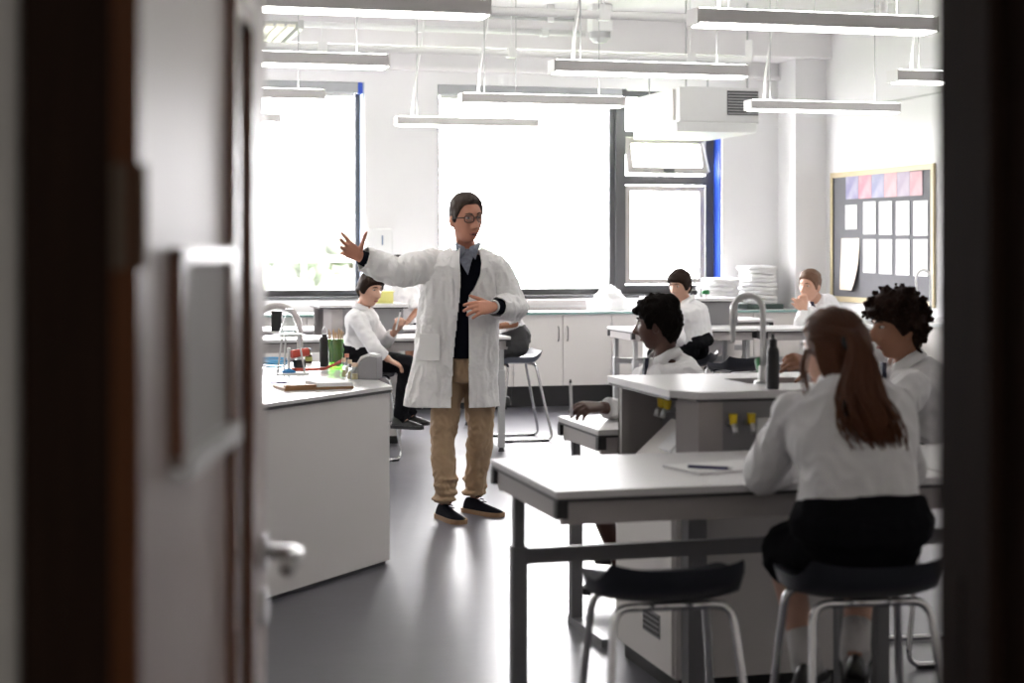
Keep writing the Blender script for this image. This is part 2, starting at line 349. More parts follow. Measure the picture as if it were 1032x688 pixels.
for yy, x0_, x1_, lab in ((10.35, -1.5, 5.3, 'white suspended pipe over the middle of the room'), (12.55, -1.5, 5.25, 'white suspended pipe nearer the windows')):
    t = thing('suspended_pipe', lab, 'pipe', ((x0_+x1_)/2, yy, 3.0), 0); h = (x1_-x0_)/2
    MB().tube(rounded([(-h, 0, 0), (h, 0, 0), (h, 0, .16)], .03), .028, 10).build('pipe', WHITE, t, smooth=True)
    for q in range(5):
        x = -h+.4+q*(2*h-.9)/4
        a = MB().tube([(x, 0, .02), (x, 0, ZC-3.0)], .004, 6).build('hanger', WHITE, t); MB().box(x-.035, x+.035, -.036, .036, -.036, .036).build('clip', WHITE, a)
for zz, yy, x0_, x1_, r, lab in ((3.62, 15.0, -2, 4.55, .02, 'thin grey conduit run under the ceiling by the beam'), (3.52, 15.2, -2, 4.7, .03, 'thicker white pipe run along the beam face')):
    t = thing('conduit', lab, 'conduit', ((x0_+x1_)/2, yy, zz), 0); h = (x1_-x0_)/2
    MB().tube([(-h, 0, 0), (h, 0, 0)], r, 10).build('pipe', LTUBE if r < .025 else WHITE, t, smooth=True)
    for q in range(6): MB().box(-h+.3+q*1.2-.03, -h+.3+q*1.2+.03, -r-.01, r+.01, -r-.01, ZC-zz if yy < 15.1 else r+.01).build('saddle', WHITE, t)
t = thing('junction_box', 'white round ceiling sensor box beside the beam', 'box', (4.75, 14.9, 3.42), 0)
MB().box(-.1, .1, -.08, .08, .08, .33).build('housing', WHITE, t, bevel=.01); MB().lathe([(.0,-.02),(.06,-.02),(.1,.02),(.1,.08),(0,.08)]).build('sensor', LTUBE, t, smooth='auto')
# slatted radiant panel above the left window
t = thing('radiant_panel', 'slatted pale ceiling panel at the upper left', 'ceiling panel', (1.4, 14.45, 3.30), 0)
sl = mat('cream_slat', (.80,.78,.70), .5, var=.02)
for k in range(9): MB().box(-.4+k*.09, -.4+k*.09+.062, -.7, .7, 0, .025).build('slat', sl, t)
MB().box(.41, .45, -.7, .7, -.01, .06).build('edge_rail', LTUBE, t)
for q in (-.5, .5): MB().box(-.42, .45, q-.02, q+.02, .026, .07).build('crossbar', LTUBE, t); 
for q in (-.5, .5): MB().tube([(0, q, .06), (0, q, ZC-3.30)], .006, 6).build('hanger', LTUBE, t)
# ventilation unit by the corner
t = thing('ventilation_unit', 'white boxed ventilation unit hung by the right hand window', 'ventilation unit', (5.72, 14.93, 2.55), 0)
MB().box(-.40, .38, -.6, .6, .09, .41).build('casing', WHITE, t, bevel=.012)
MB().box(-.44, .34, -.63, .56, 0, .09).build('drip_tray', WHITE, t, bevel=.01)
gb = MB().box(.06, .36, -.61, -.6, .16, .38).build('grille', DGREY, t)
for k in range(8): MB().box(.065, .355, -.622, -.605, .17+k*.026, .18+k*.026).build('slat', LTUBE, gb)
for x in (-.3, .3):
    for y in (-.5, .5): MB().tube([(x, y, .38), (x, y, ZC-2.55)], .008, 6).build('hanger', LTUBE, t)
MB().box(-.43, -.40, -.5, .5, .11, .39).build('end_duct', WPANEL, t)
t = thing('corridor_lamp', 'round corridor ceiling lamp behind the viewer', 'lamp', (.3, -1.2, 2.75), 0)
MB().lathe([(0,-.05),(.17,-.05),(.19,-.03),(.19,0),(0,0)], n=28).build('housing', WHITE, t, smooth='auto'); MB().lathe([(0,-.056),(.16,-.056),(.16,-.0505),(0,-.0505)], n=28).build('diffuser', mat('corridor_diffuser', (.9,.9,.9), .5, emit=55.0), t)
# ------------------------------------------------------------------ furniture
def lab_table(label, x0, x1, y0, y1, h=.85, legy=None, tube=GREYTUBE, group=None, rail=True, legx=None):
    cx, cy = (x0+x1)/2, (y0+y1)/2; a, c = (x1-x0)/2, (y1-y0)/2
    t = thing('lab_table', label, 'table', (cx, cy, 0), 0, group)
    tp = MB().box(-a, a, -c, c, h-.022, h).build('tabletop', WTOP, t, bevel=.003)
    MB().box(-a+.002, a-.002, -c+.002, c-.002, h-.030, h-.022).build('edge_band', EDGE, tp)
    for s in (-1, 1): MB().box(-a+.02, a-.02, s*(c-.035)-.012, s*(c-.035)+.012, h-.095, h-.03).build('apron', APRON, t)
    for s in (-1, 1): MB().box(s*(a-.022)-.012, s*(a-.022)+.012, -c+.05, c-.05, h-.085, h-.03).build('apron', APRON, t)
    for sx in (-1, 1):
        for sy in (-1, 1): MB().box(sx*(a-.016)-.016, sx*(a-.016)+.016, sy*(c-.016)-.016, sy*(c-.016)+.016, h-.075, h-.029).build('corner_cap', BLACK, t)
    ys = legy or [-c+.07, c-.07]
    for sx in (-1, 1):
        x = sx*(a-.055)
        for y in ys:
            MB().box(x-.016, x+.016, y-.016, y+.016, .40, h-.03).build('inner_leg', tube, t)
            g = MB().box(x-.023, x+.023, y-.023, y+.023, .03, .60).build('leg', tube, t, bevel=.003)
            MB().cone((x, y, 0), (x, y, .03), .024, .014, 12).build('foot', BLACK, g)
    if len(ys) == 1:
        for sx in (-1, 1): MB().box(sx*(a-.055)-.022, sx*(a-.055)+.022, -c+.06, c-.03, 0, .03).build('foot_bar', tube, t)
    if rail:
        for y in ys[-1:]: MB().box(-a+.078, a-.078, y-.014, y+.014, .545, .592).build('rail', tube, t)
    return t
def make_stool(label, seatm):
    t = thing('lab_stool', label, 'stool', (0,0,0), 0, 'laboratory stools')
    g = MB(); nu, nv = 14, 14; P = []
    for i in range(nv+1):
        for j in range(nu+1):
            u, v = -1+2*j/nu, -1+2*i/nv
            k = (1 - .16*v*v)                       # rounded plan
            x = .205*u*math.sqrt(1-.28*v*v); y = .185*v*math.sqrt(1-.28*u*u)
            z = .64 + .018*abs(u)**3 + (.055*((-v-.45)/.55)**2 if v < -.45 else 0) - (.018*((v-.6)/.4)**2 if v > .6 else 0)
            P.append(V((x, y, z)))
    fs = [(i*(nu+1)+j, i*(nu+1)+j+1, (i+1)*(nu+1)+j+1, (i+1)*(nu+1)+j) for i in range(nv) for j in range(nu)]
    n = len(P); P2 = [p - V((0,0,.042)) + V((-p.x*.06, -p.y*.06, 0)) for p in P]
    fs2 = [tuple(n+i for i in reversed(f)) for f in fs]
    rim = [j for j in range(nu+1)] + [i*(nu+1)+nu for i in range(1, nv+1)] + [nv*(nu+1)+j for j in range(nu-1, -1, -1)] + [i*(nu+1) for i in range(nv-1, 0, -1)]
    fs3 = [(rim[k], n+rim[k], n+rim[(k+1) % len(rim)], rim[(k+1) % len(rim)]) for k in range(len(rim))]
    g.add(P + P2, fs + fs2 + fs3).build('seat', seatm, t, smooth='auto')
    for s in (-1, 1):
        fr = MB().tube(rounded([(s*.05, .11, .592), (s*.155, .11, .592), (s*.205, .185, .012), (s*.205, -.235, .012), (s*.155, -.11, .592), (s*.05, -.11, .592)], .06, 6), .011, 10).build('leg_frame', CHROME, t, smooth=True)
        for y in (-.17, .12): MB().box(s*.205-.013, s*.205+.013, y-.03, y+.03, 0, .014).build('foot', BLACK, fr)
    for y in (.11, -.11): MB().tube([(-.05, y, .592), (.05, y, .592)], .011, 10).build('crossbar', CHROME, t, smooth=True)
    MB().tube([(-.183, .153, .26), (.183, .153, .26)], .010, 10).build('footrest', CHROME, t, smooth=True)
    return t
STOOL = {}
def stool(label, x, y, rz, seatm=NAVYSEAT):
    if seatm.name not in STOOL:
        t = make_stool(label, seatm); STOOL[seatm.name] = t; t.location = (x, y, 0); t.rotation_euler = (0, 0, rz); return t
    return copy_tree(STOOL[seatm.name], (x, y, 0), rz, label)
def swan_tap(label, loc, h=.30, reach=.17, ang=math.pi, lever=GREEN, r=.0105, m=STEEL):
    t = thing('swan_neck_tap', label, 'tap', loc, ang)
    MB().lathe([(.0,0),(.032,0),(.03,.008),(.018,.012),(.016,.06),(0,.06)]).build('base', m, t, smooth='auto')
    q = reach/2; pts = [(0,0,.05), (0,0,h-q)] + [(q-q*math.cos(a), 0, h-q+q*math.sin(a)) for a in [math.pi*k/12 for k in range(1, 13)]] + [(reach, 0, h-q-.05)]
    MB().tube(pts, r, 12).build('spout', m, t, smooth=True)
    MB().cone((reach, 0, h-q-.11), (reach, 0, h-q-.045), .007, r*1.15, 12).build('nozzle', m, t, smooth='auto')
    if lever:
        l = MB().cone((0, 0, .035), (0, -.05, .045), .010, .010).build('valve', m, t, smooth='auto'); MB().cone((0, -.045, .04), (0, -.075, .075), .016, .020, 12).build('lever', lever, l, smooth='auto')
    return t
def gas_tap(parent, c, n):                          # n points out of the panel; twin yellow topped gas taps
    n = V(n).normalized(); side = V((-n.y, n.x, 0)); c = V(c)
    for s in (-1, 1):
        p = c + side*s*.032
        g = MB().tube(rounded([p, p+n*.05, p+n*.06+V((0,0,-.03))], .02), .010, 10).build('gas_tap', STEEL, parent, smooth=True)
        MB().cone(p+n*.04, p+n*.04+V((0,0,.035)), .012, .015, 12).build('tap_head', YELLOW, g, smooth='auto')
def socket(parent, c, n, w=.12, h=.085):
    n = V(n).normalized(); a = math.atan2(n.y, n.x) + math.pi/2; M = Matrix.Rotation(a, 3, 'Z'); c = V(c)
    o = MB().obox(c+n*.005, w, .012, h, M).build('socket', WHITE, parent, bevel=.003)
    s = V((-n.y, n.x, 0))
    for k in (-1, 1): MB().obox(c+n*.012+s*k*w*.25+V((0,0,h*.2)), .014, .006, .018, M).build('switch', LTUBE, o)

# --- foreground table, its twin to the right, sink island, far tables
T1 = lab_table('pale grey table with a paper on it, nearest the doorway', 1.26, 2.44, 4.33, 5.06, legy=[.24])
T2 = lab_table('grey table at the right edge, under the curly haired boy', 2.46, 3.64, 4.33, 5.06, legy=[.24])
T3 = lab_table('grey table the pupil with afro hair writes on', 1.90, 3.04, 5.98, 6.52, h=.825, legy=[.20])
def make_island(label, x0, x1, y0, y1, h, sink=True, hu=.72, gas=True):
    cx, cy = (x0+x1)/2, (y0+y1)/2; a, c = (x1-x0)/2, (y1-y0)/2; ch = .10
    t = thing('service_island', label, 'lab bench', (cx, cy, 0), 0)
    sx0, sx1, sy0, sy1 = (-.02, .26, -.10, .14) if sink else (0, 0, 0, 0)
    tp = MB(); z0, z1 = h-.024, h
    if sink:
        tp.prism([(-a, c), (-a, -c+ch), (-a+ch*.7, -c), (sx0, -c), (sx0, c)], z0, z1).box(sx1, a, -c, c, z0, z1).box(sx0, sx1, -c, sy0, z0, z1).box(sx0, sx1, sy1, c, z0, z1)
    else: tp.prism([(-a, c), (-a, -c+ch), (-a+ch*.7, -c), (a, -c), (a, c)], z0, z1)
    tpo = tp.build('worktop', WTOP, t)
    MB().prism([(-a+.004, c-.004), (-a+.004, -c+ch), (-a+ch*.7, -c+.004), (a-.004, -c+.004), (a-.004, c-.004)], h-.034, h-.0245).build('edge_band', EDGE, tpo) if not sink else \
      MB().box(-a+ch*.7, a-.004, -c+.004, -c+.03, h-.034, h-.0245).box(-a+.004, -a+.03, -c+ch, c-.004, h-.034, h-.0245).box(-a+.004, a-.004, c-.03, c-.004, h-.034, h-.0245).build('edge_band', EDGE, tpo)
    if sink:
        MB().box(sx0-.01, sx1+.01, sy0-.01, sy1+.01, h-.19, h-.18).box(sx0-.01, sx0, sy0-.01, sy1+.01, h-.18, h-.025).box(sx1, sx1+.01, sy0-.01, sy1+.01, h-.18, h-.025).box(sx0, sx1, sy0-.01, sy0, h-.18, h-.025).box(sx0, sx1, sy1, sy1+.01, h-.18, h-.025).build('sink_bowl', BLACK, t)
    i = .035; zt = h-.036
    # lower cabinet: white side panel with vent, grey corner post, front panel
    lb = MB().box(-a+i, a-i, -c+.13, c-.02, .06, hu).build('cabinet', WPANEL, t)
    MB().box(-a+i+.02, a-i-.02, -c+.15, c-.04, 0, .06).build('plinth', BLACK, t)
    MB().box(-a+i-.012, -a+i, -c+.14, c-.03, .07, hu-.02).build('side_panel', WPANEL, lb)
    vt = MB().box(-a+i-.016, -a+i-.012, -c+.25, -c+.42, .17, .25).build('vent', GPANEL, lb)
    for r in range(4):
        for q in range(6): MB().box(-a+i-.018, -a+i-.015, -c+.256+q*.028, -c+.274+q*.028, .178+r*.018, .187+r*.018).build('vent_slot', BLACK, vt)
    MB().box(-a+i+.02, -a+i+.085, -c+.065, -c+.13, 0, hu).build('corner_post', GREYTUBE, t)
    # upper service housing: left niche, corner post, front panel with taps and sockets, back
    MB().box(-a+i, a-i, -c+.1, c-.02, hu, hu+.02).build('housing_floor', GPANEL, t)
    MB().box(-a+.17, a-i, -c+.055, -c+.075, hu, zt).build('front_panel', GPANEL, t)
    MB().prism([(-a+i, -c+.13), (-a+.085, -c+.05), (-a+.17, -c+.05), (-a+.17, -c+.075), (-a+.10, -c+.085), (-a+.06, -c+.14)], hu-.03, zt).build('corner_panel', APRON, t)
    MB().box(-a+i, -a+i+.03, c-.06, c-.02, hu, zt).build('niche_post', APRON, t)
    MB().box(-a+i, a-i, c-.035, c-.02, hu, zt).build('back_panel', APRON, t)
    MB().box(a-i-.02, a-i, -c+.076, c-.036, hu+.02, zt).build('end_panel', APRON, t)
    MB().box(-a+.20, -a+.215, -c+.08, c-.04, hu+.02, zt).build('niche_back', GPANEL, t)
    M = Matrix.Rotation(R(-42), 3, 'Y')
    if gas:
        gas_tap(t, (-a+.20, c-.17, hu+.2), (-1, 0, 0)); gas_tap(t, (-a+.225, -c+.055, hu+.20), (0, -1, 0))
        socket(t, (-a+.355, -c+.055, hu+.165), (0, -1, 0), .13, .10); socket(t, (-a+.50, -c+.055, hu+.165), (0, -1, 0), .13, .10)
        s = MB().obox((-a+.125, -.02, hu+.095), .19, .48, .012, M).build('sloped_panel', WPANEL, t)
        for y in (-.14, .0): MB().obox((-a+.117, y, hu+.104), .085, .12, .012, M).build('socket', WHITE, s)
    return t
IS = make_island('grey sink island with yellow gas taps behind the nearest table', 1.92, 2.68, 5.17, 5.93, 1.03)
swan_tap('tall curved steel tap with green lever on the nearest sink island', atz(769, 386, 1.03), .305, .105, R(165))
# papers on the nearest table, bottle on the island
def sheet(name, label, cat, loc, rz, sx, sy, m=PAPER, th=.003):
    o = MB().box(-sx/2, sx/2, -sy/2, sy/2, 0, th).build(name, m, None, label=label, category=cat); o.location = loc; o.rotation_euler = (0, 0, rz); return o
sheet('exercise_book', 'open white exercise book beside the girl on the nearest table', 'book', (1.86, 4.66, .851), R(12), .28, .20, PAPER, .006)
t = thing('pen', 'dark blue pen lying on the exercise book', 'pen', (1.80, 4.61, .862), R(-38)); MB().cone((-.06,0,0), (.06,0,0), .0045, .0045).build('barrel', mat('dark_blue_pen', (.03,.03,.12), .3), t); MB().cone((.06,0,0), (.075,0,0), .004, .001).build('tip', STEEL, t)
bp_ = atz(779, 392, 1.03)
t = thing('black_bottle', 'slim black bottle held on the sink island beside the tap', 'bottle', bp_, 0)
MB().lathe([(0,0),(.020,0),(.021,.01),(.021,.125),(.017,.14),(0,.14)]).build('body', BLACK, t, smooth='auto'); MB().lathe([(0,.14),(.014,.14),(.014,.165),(.007,.17),(.006,.185),(0,.185)]).build('cap', BLACK, t, smooth='auto')

# --- angled demonstration bench on the left
zb = .845
poly = [(1.485, 9.65), (1.485, 7.90), (.42, 6.72), (-.95, 6.72), (-.95, 9.65)]
t = thing('demonstration_bench', 'off white angled bench beside the door with glassware on it', 'lab bench', (.4, 8.3, 0), 0)
sh = lambda P, i: [(x-.4, y-8.3) for x, y in P] if not i else [((x-.4)*(1-i), (y-8.3)*(1-i)) for x, y in P]
MB().prism(sh(poly, 0), zb-.016, zb).build('worktop', mat('pale_bench_top', (.70,.69,.69), .22, var=.03, coat=.3), t)
MB().prism(sh(poly, .003), zb-.030, zb-.0162).build('edge_band', EDGE, t)
MB().prism(sh(poly, .012), .02, zb-.0305).build('carcass', WPANEL, t)
MB().prism(sh(poly, .03), 0, .02).build('plinth', DGREY, t)
for k in range(3): MB().box(1.068, 1.078, -.3+k*.52, .2+k*.52, .1, .78).build('cupboard_door', WPANEL, t)

# --- base cabinets under the windows, one worktop
HW = .87; yc0 = 15.33
t = MB().box(XL+.02, 6.95, yc0-.03, YB-.03, HW, HW+.03).build('counter_worktop', mat('white_counter', (.78,.80,.80), .25, coat=.3), None, bevel=.004, label='long white worktop under the windows', category='worktop')
MB().box(XL+.02, 6.95, yc0-.034, yc0-.03, HW+.004, HW+.026).build('edge_band', mat('greenish_glass_edge', (.25,.42,.40), .2), t)
x = XL+.05; k = 0
place = ['left of the window pier', 'behind the left tables', 'behind the seated boy', 'behind the teacher', 'right of the teacher', 'below the white bag', 'behind the pupil with afro hair', 'behind the sink island', 'below the lab coats', 'by the pillar']
xs = 6.95 - .972*10
cab0 = None
for k in range(10):
    x0_ = xs + k*.972; lab = 'off white two door base cabinet under the windows, %s' % place[k]
    if cab0 is None:
        cab0 = t = thing('base_cabinet', lab, 'cabinet', (x0_, yc0, 0), 0, 'base cabinets under the windows')
        MB().box(0, .97, .02, .54, .2, HW-.001).build('body', WPANEL, t); MB().box(0, .97, .06, .52, 0, .2).build('kickboard', BLACK, t)
        for s in (0, 1):
            d_ = MB().box(.003+s*.485, .482+s*.485, 0, .019, .2, HW-.004).build('door', WPANEL, t, bevel=.002)
            hx = .44 if s == 0 else .53
            MB().tube([(hx, 0, .62), (hx, -.022, .64), (hx, -.026, .69), (hx, -.022, .74), (hx, 0, .76)], .005, 8).build('handle', DGREY, d_, smooth=True)
            for z in (.3, .75): MB().box(.004 if s == 0 else .960, .010 if s == 0 else .966, -.004, 0, z, z+.04).build('hinge', STEEL, d_)
    else: copy_tree(cab0, (x0_, yc0, 0), 0, lab)
# wall bench along the right wall
t = thing('wall_bench', 'white bench along the right wall under the notice board', 'lab bench', (7.0, 12.5, 0), 0)
MB().box(-.32, .298, -3.5, 2.3, HW, HW+.03).build('worktop', MATS['white_counter'], t); MB().box(-.28, .28, -3.45, 2.25, .1, HW).build('cabinet', WPANEL, t); MB().box(-.24, .28, -3.4, 2.2, 0, .1).build('plinth', BLACK, t)
for q in range(6): MB().box(-.298, -.281, -3.4+q*.93, -2.5+q*.93, .12, HW-.01).build('door', WPANEL, t)
swan_tap('white curved tap in front of the notice board', atX(938, 320, 6.85).xy.to_3d() + V((0,0,HW+.03)), .42, .13, math.pi, None, .011, WHITE)

# --- notice board on the right wall
y0, y1 = 13.32, 15.28; z0, z1 = 1.03, 2.19
t = thing('notice_board', 'grey notice board with wooden frame on the right wall', 'notice board', (XR, (y0+y1)/2, (z0+z1)/2), 0); hy, hz = (y1-y0)/2, (z1-z0)/2
MB().box(-.014, -.002, -hy, hy, -hz, hz).build('felt', mat('grey_felt', (.17,.17,.185), .95, bump=.1, bscale=200), t)
pine = mat('pale_pine', (.62,.52,.33), .5, var=.1, stretch=(8,1,8))
for a in ((-hy-.05, hy+.05, hz, hz+.05), (-hy-.05, hy+.05, -hz-.05, -hz), (-hy-.05, -hy, -hz, hz), (hy, hy+.05, -hz, hz)): MB().box(-.028, -.002, *a).build('frame_rail', pine, t)
scal = MB()
for q in range(44):
    zz = -hz + (q+.5)*2*hz/44
    for s in (-1, 1): scal.cone((-.014, s*hy, zz), (-.02, s*hy, zz), .016, .016, 8)
scal.build('scalloped_border', BLACK, t, kind='stuff')
def pin(name, label, px0, px1, py0, py1, m, cat='poster', curl=False, group=None):
    a = atX(px0, (py0+py1)/2, XR-.016); c = atX(px1, (py0+py1)/2, XR-.016)
    zt = atX((px0+px1)/2, py0, XR-.016).z; zb_ = atX((px0+px1)/2, py1, XR-.016).z; cy = (a.y+c.y)/2; h = abs(a.y-c.y)/2
    e = MB(); nz = 8; rings = []
    for i in range(nz+1):
        zz = -(zt-zb_)/2 + (zt-zb_)*i/nz; off = -.003 - (.05*(1-i/nz)**2 if curl else 0); wv = h*(1-(.35*(1-i/nz)**3 if curl else 0))
        rings.append([V((off, -wv, zz)), V((off, wv, zz)), V((off-.003, wv, zz)), V((off-.003, -wv, zz))])
    e.loft(rings); o = e.build(name, m, None, label=label, category=cat); o.location = (XR-.016, cy, (zt+zb_)/2)
    if group: o['group'] = group
    return o
cols6 = [((.03,.04,.28), 'navy'), ((.65,.06,.12), 'red'), ((.10,.14,.36), 'slate blue'), ((.62,.22,.24), 'pink'), ((.30,.22,.36), 'mauve'), ((.60,.20,.24), 'rose')]
for k, (c_, nm) in enumerate(cols6):
    m = mat('poster_%s' % nm.replace(' ', '_'), c_, .8, vscale=5, col2=(.62,.58,.62))
    x0_ = 853 + k*12.9
    pin('poster', '%s and white poster in the top row of the notice board' % nm, x0_, x0_+12.6, 175+.2*k-k*.7, 200.5-k*.7, m, group='posters along the top of the notice board')
pw = mat('faint_print_paper', (.86,.86,.86), .8, col2=(.74,.76,.78), vscale=14)
nth = ['leftmost', 'second', 'third', 'rightmost']
for k, (x0_, x1_) in enumerate(((870.5, 883), (886.5, 899.5), (903.5, 917), (921, 935.5))):
    pin('sheet', 'white sheet in the upper middle row of the notice board, %s' % nth[k], x0_, x1_, 203-k*.3, 236+k*.5, pw, 'paper', group='sheets on the notice board')
    pin('sheet', 'white sheet in the bottom row of the notice board, %s' % nth[k], x0_, x1_, 241, 275+k*1.1, pw, 'paper', group='sheets on the notice board')
pin('sheet', 'small square white sheet at the left of the notice board', 852.5, 864, 206.5, 231, pw, 'paper')
pin('poster', 'long curling white poster with orange and blue marks low on the board', 848.5, 866.5, 240, 292, mat('orange_blue_poster', (.86,.85,.84), .8, col2=(.80,.62,.40), vscale=3), curl=True)
# --- table clusters further back, brighter light painted in as paler legs
lab_table('grey table at the far left behind the demonstration bench', .60, 1.98, 12.0, 12.6, tube=LTUBE)
lab_table('grey table beside the boy seated left of the teacher', 2.0, 3.14, 12.0, 12.6, tube=LTUBE)
lab_table('grey table behind the left island by the left window', .9, 2.1, 13.36, 14.0, tube=LTUBE)
lab_table('grey table in front of the girl behind the yellow tub', 2.12, 3.32, 13.36, 14.0, tube=LTUBE)
IL = make_island('grey service island with the yellow tub on top', 1.83, 2.50, 12.62, 13.30, 1.075, sink=False, gas=False)
lab_table('grey table with its corner right of the teacher', 4.32, 5.39, 12.72, 13.35, tube=LTUBE)
lab_table('grey table in front of the boy resting his chin', 5.4, 6.6, 12.6, 13.2, tube=LTUBE)
lab_table('grey table beyond the right hand island', 5.1, 6.2, 14.25, 14.85, tube=LTUBE)
IR = make_island('grey service island with a thin tap near the right window', 4.86, 5.56, 13.40, 14.1, 1.075, sink=False, gas=False)
swan_tap('thin pale curved tap on the island near the right window', (5.30, 13.75, 1.075), .26, .12, math.pi, None, .008, CHROME)
for k, (px, m, nm) in enumerate(((711, BLACK, 'black'), (722, GREEN, 'dark green'))):
    p = V((5.16+.11*k, 13.55, 1.075))
    t = thing('tap_knob', '%s round knob valve on the island near the right window' % nm, 'valve', p, 0)
    MB().lathe([(0,0),(.012,0),(.012,.03),(0,.03)]).build('stem', STEEL, t, smooth='auto'); MB().lathe([(0,.028),(.03,.03),(.036,.045),(.034,.06),(.02,.07),(0,.07)]).build('knob', m, t, smooth='auto')
# on the left island
p = V((2.34, 12.9, 1.075))
t = thing('storage_tub', 'pale yellow rectangular tub on the left island', 'tub', p, R(-4))
MB().box(-.085, .085, -.06, .06, 0, .008).box(-.085, -.078, -.06, .06, .008, .085).box(.078, .085, -.06, .06, .008, .085).box(-.078, .078, -.06, -.053, .008, .085).box(-.078, .078, .053, .06, .008, .085).build('body', YBOX, t, bevel=.003)
MB().box(-.092, .092, -.067, .067, .085, .093).build('lid', YBOX, t, bevel=.003)
t = thing('valve_cluster', 'small green and blue valve left of the yellow tub', 'valve', (2.19, 12.86, 1.075), 0)
MB().lathe([(0,0),(.02,0),(.012,.01),(.012,.05),(0,.05)]).build('stem', STEEL, t, smooth='auto'); MB().cone((-.03, -.01, .055), (.03, .01, .075), .016, .02).build('lever', GREEN, t, smooth='auto'); MB().cone((0,-.01,.04), (.0,-.06,.05), .012, .014).build('spout', BLUE, t, smooth='auto')
# on the window counter
CT = HW + .03
t = MB().box(3.0, 4.88, YB-.17, YB-.035, CT, CT+.10).build('bench_trunking', APRON, None, bevel=.006, label='long grey trunking on the worktop under the wide window', category='trunking')
MB().box(3.0, 4.88, YB-.175, YB-.17, CT+.03, CT+.045).build('cover_strip', LTUBE, t)
CLOTH = mat('white_cotton', (.80,.80,.81), .9, var=.02, bump=.5, bscale=14, sheen=.2)
def blob_cloth(name, label, cat, loc, r, seed, lob=5):
    random.seed(seed); g = MB(); nu, nv = 40, 26; P = []
    for i in range(nv+1):
        e = i/nv*math.pi/2
        for j in range(nu):
            a = 2*math.pi*j/nu; q = V((math.cos(a)*math.cos(e), math.sin(a)*math.cos(e), math.sin(e)))
            k = 1 + .2*noise.noise(q*2.2+V((seed, 0, 0))) + .16*abs(noise.noise(q*5+V((0, seed, 0))))
            P.append(V((q.x*r[0]*k, q.y*r[1]*k, q.z*r[2]*k)))
    rings = [P[i*nu:(i+1)*nu] for i in range(nv+1)]
    g.loft(rings); o = g.build(name, CLOTH, None, smooth=True, label=label, category=cat); o.location = loc; return o
blob_cloth('plastic_bag', 'bulging white bag on the window worktop right of the teacher', 'bag', (5.07, 15.6, CT), (.17, .15, .21), 3)
t = thing('paper_stack', 'low stack of white paper beside the bulging white bag', 'paper', (5.42, 15.55, CT), R(5))
for k in range(4): MB().box(-.11, .11, -.14, .14, k*.022, k*.022+.019).build('bundle', PAPER, t)
for n_, (X, Y, nl, s_, lab) in enumerate(((6.13, 15.60, 7, 1.0, 'slumping left stack of folded white lab coats on the worktop'), (6.62, 15.62, 9, .98, 'taller right stack of folded white lab coats on the worktop'))):
    t = thing('coat_stack', lab, 'lab coats', (X, Y, CT + (0 if n_ else .010)), 0, 'stacks of folded lab coats'); random.seed(20+n_)
    if n_ == 1:
        MB().box(-.19, .19, -.22, .2, 0, .05).build('tray', mat('dark_green_tray', (.04,.07,.06), .4), t, bevel=.005)
    for k in range(nl):
        g = MB(); nu = 36; zz = (.05 if n_ else 0) + k*.042; sh_ = (k*.012 if n_ == 0 else 0); rings = []
        for i in range(6):
            e = -math.pi/2 + math.pi*i/5; cr_ = math.cos(e)**.5 if math.cos(e) > 0 else 0
            rg = []
            for j in range(nu):
                a = 2*math.pi*j/nu; ca, sa = math.cos(a), math.sin(a); sq = (abs(ca)**4+abs(sa)**4)**-.25
                wv = .03*noise.noise(V((ca*2, sa*2, k*3.1+n_*9)))
                rg.append(V((ca*sq*(.165*s_*(.86+.14*cr_)+wv)+sh_+random.uniform(-.002,.002), sa*sq*(.18*(.86+.14*cr_)+wv), zz+.021+.021*math.sin(e)+.014*noise.noise(V((ca*1.6, sa*1.6, k*.7+5))))))
            rings.append(rg)
        g.loft(rings).build('folded_coat', CLOTH, t, smooth='auto')
# towel dispenser on the pier between the windows
t = thing('towel_dispenser', 'white paper towel dispenser on the pier between windows', 'dispenser', (atY(381, 245, YB-.02).x, YB-.001, 1.43), 0)
MB().loft([[V((sx*.135*k, 0 if sy > 0 else -.10, z)) for sx, sy in ((-1,-1),(1,-1),(1,1),(-1,1))] for z, k in ((0,.86),(.05,1),(.20,1),(.26,.88))]).build('casing', WHITE, t, bevel=.02)
MB().box(.02, .034, -.104, -.10, .10, .19).build('sight_window', mat('blue_grey_window', (.12,.20,.30), .3), t)

# --- stools
stool('empty dark stool pushed under the nearest table', 1.49, 4.15, R(-4))
stool('dark stool carrying the girl with the ponytail', 2.00, 4.06, R(-6))
stool('grey blue stool behind the teacher carrying the girl in grey skirt', *at(521, 0, 13.25).xy, R(90), BLUESEAT)
stool('dark stool carrying the boy left of the teacher', *at(366, 0, 11.95).xy, R(-60))
stool('dark stool carrying the boy beside the right island', *at(699, 0, 12.95).xy, R(60))
stool('empty dark stool behind the curved tap', *at(744, 0, 12.5).xy, R(10))
stool('empty dark stool right of the black bottle', *at(814, 0, 12.3).xy, R(20))
stool('dark stool carrying the pupil with afro hair', *at(692, 0, 7.2).xy, R(50)).scale = (1, 1, .86)
stool('dark stool carrying the curly haired boy at right', *at(940, 0, 6.25).xy, R(85))

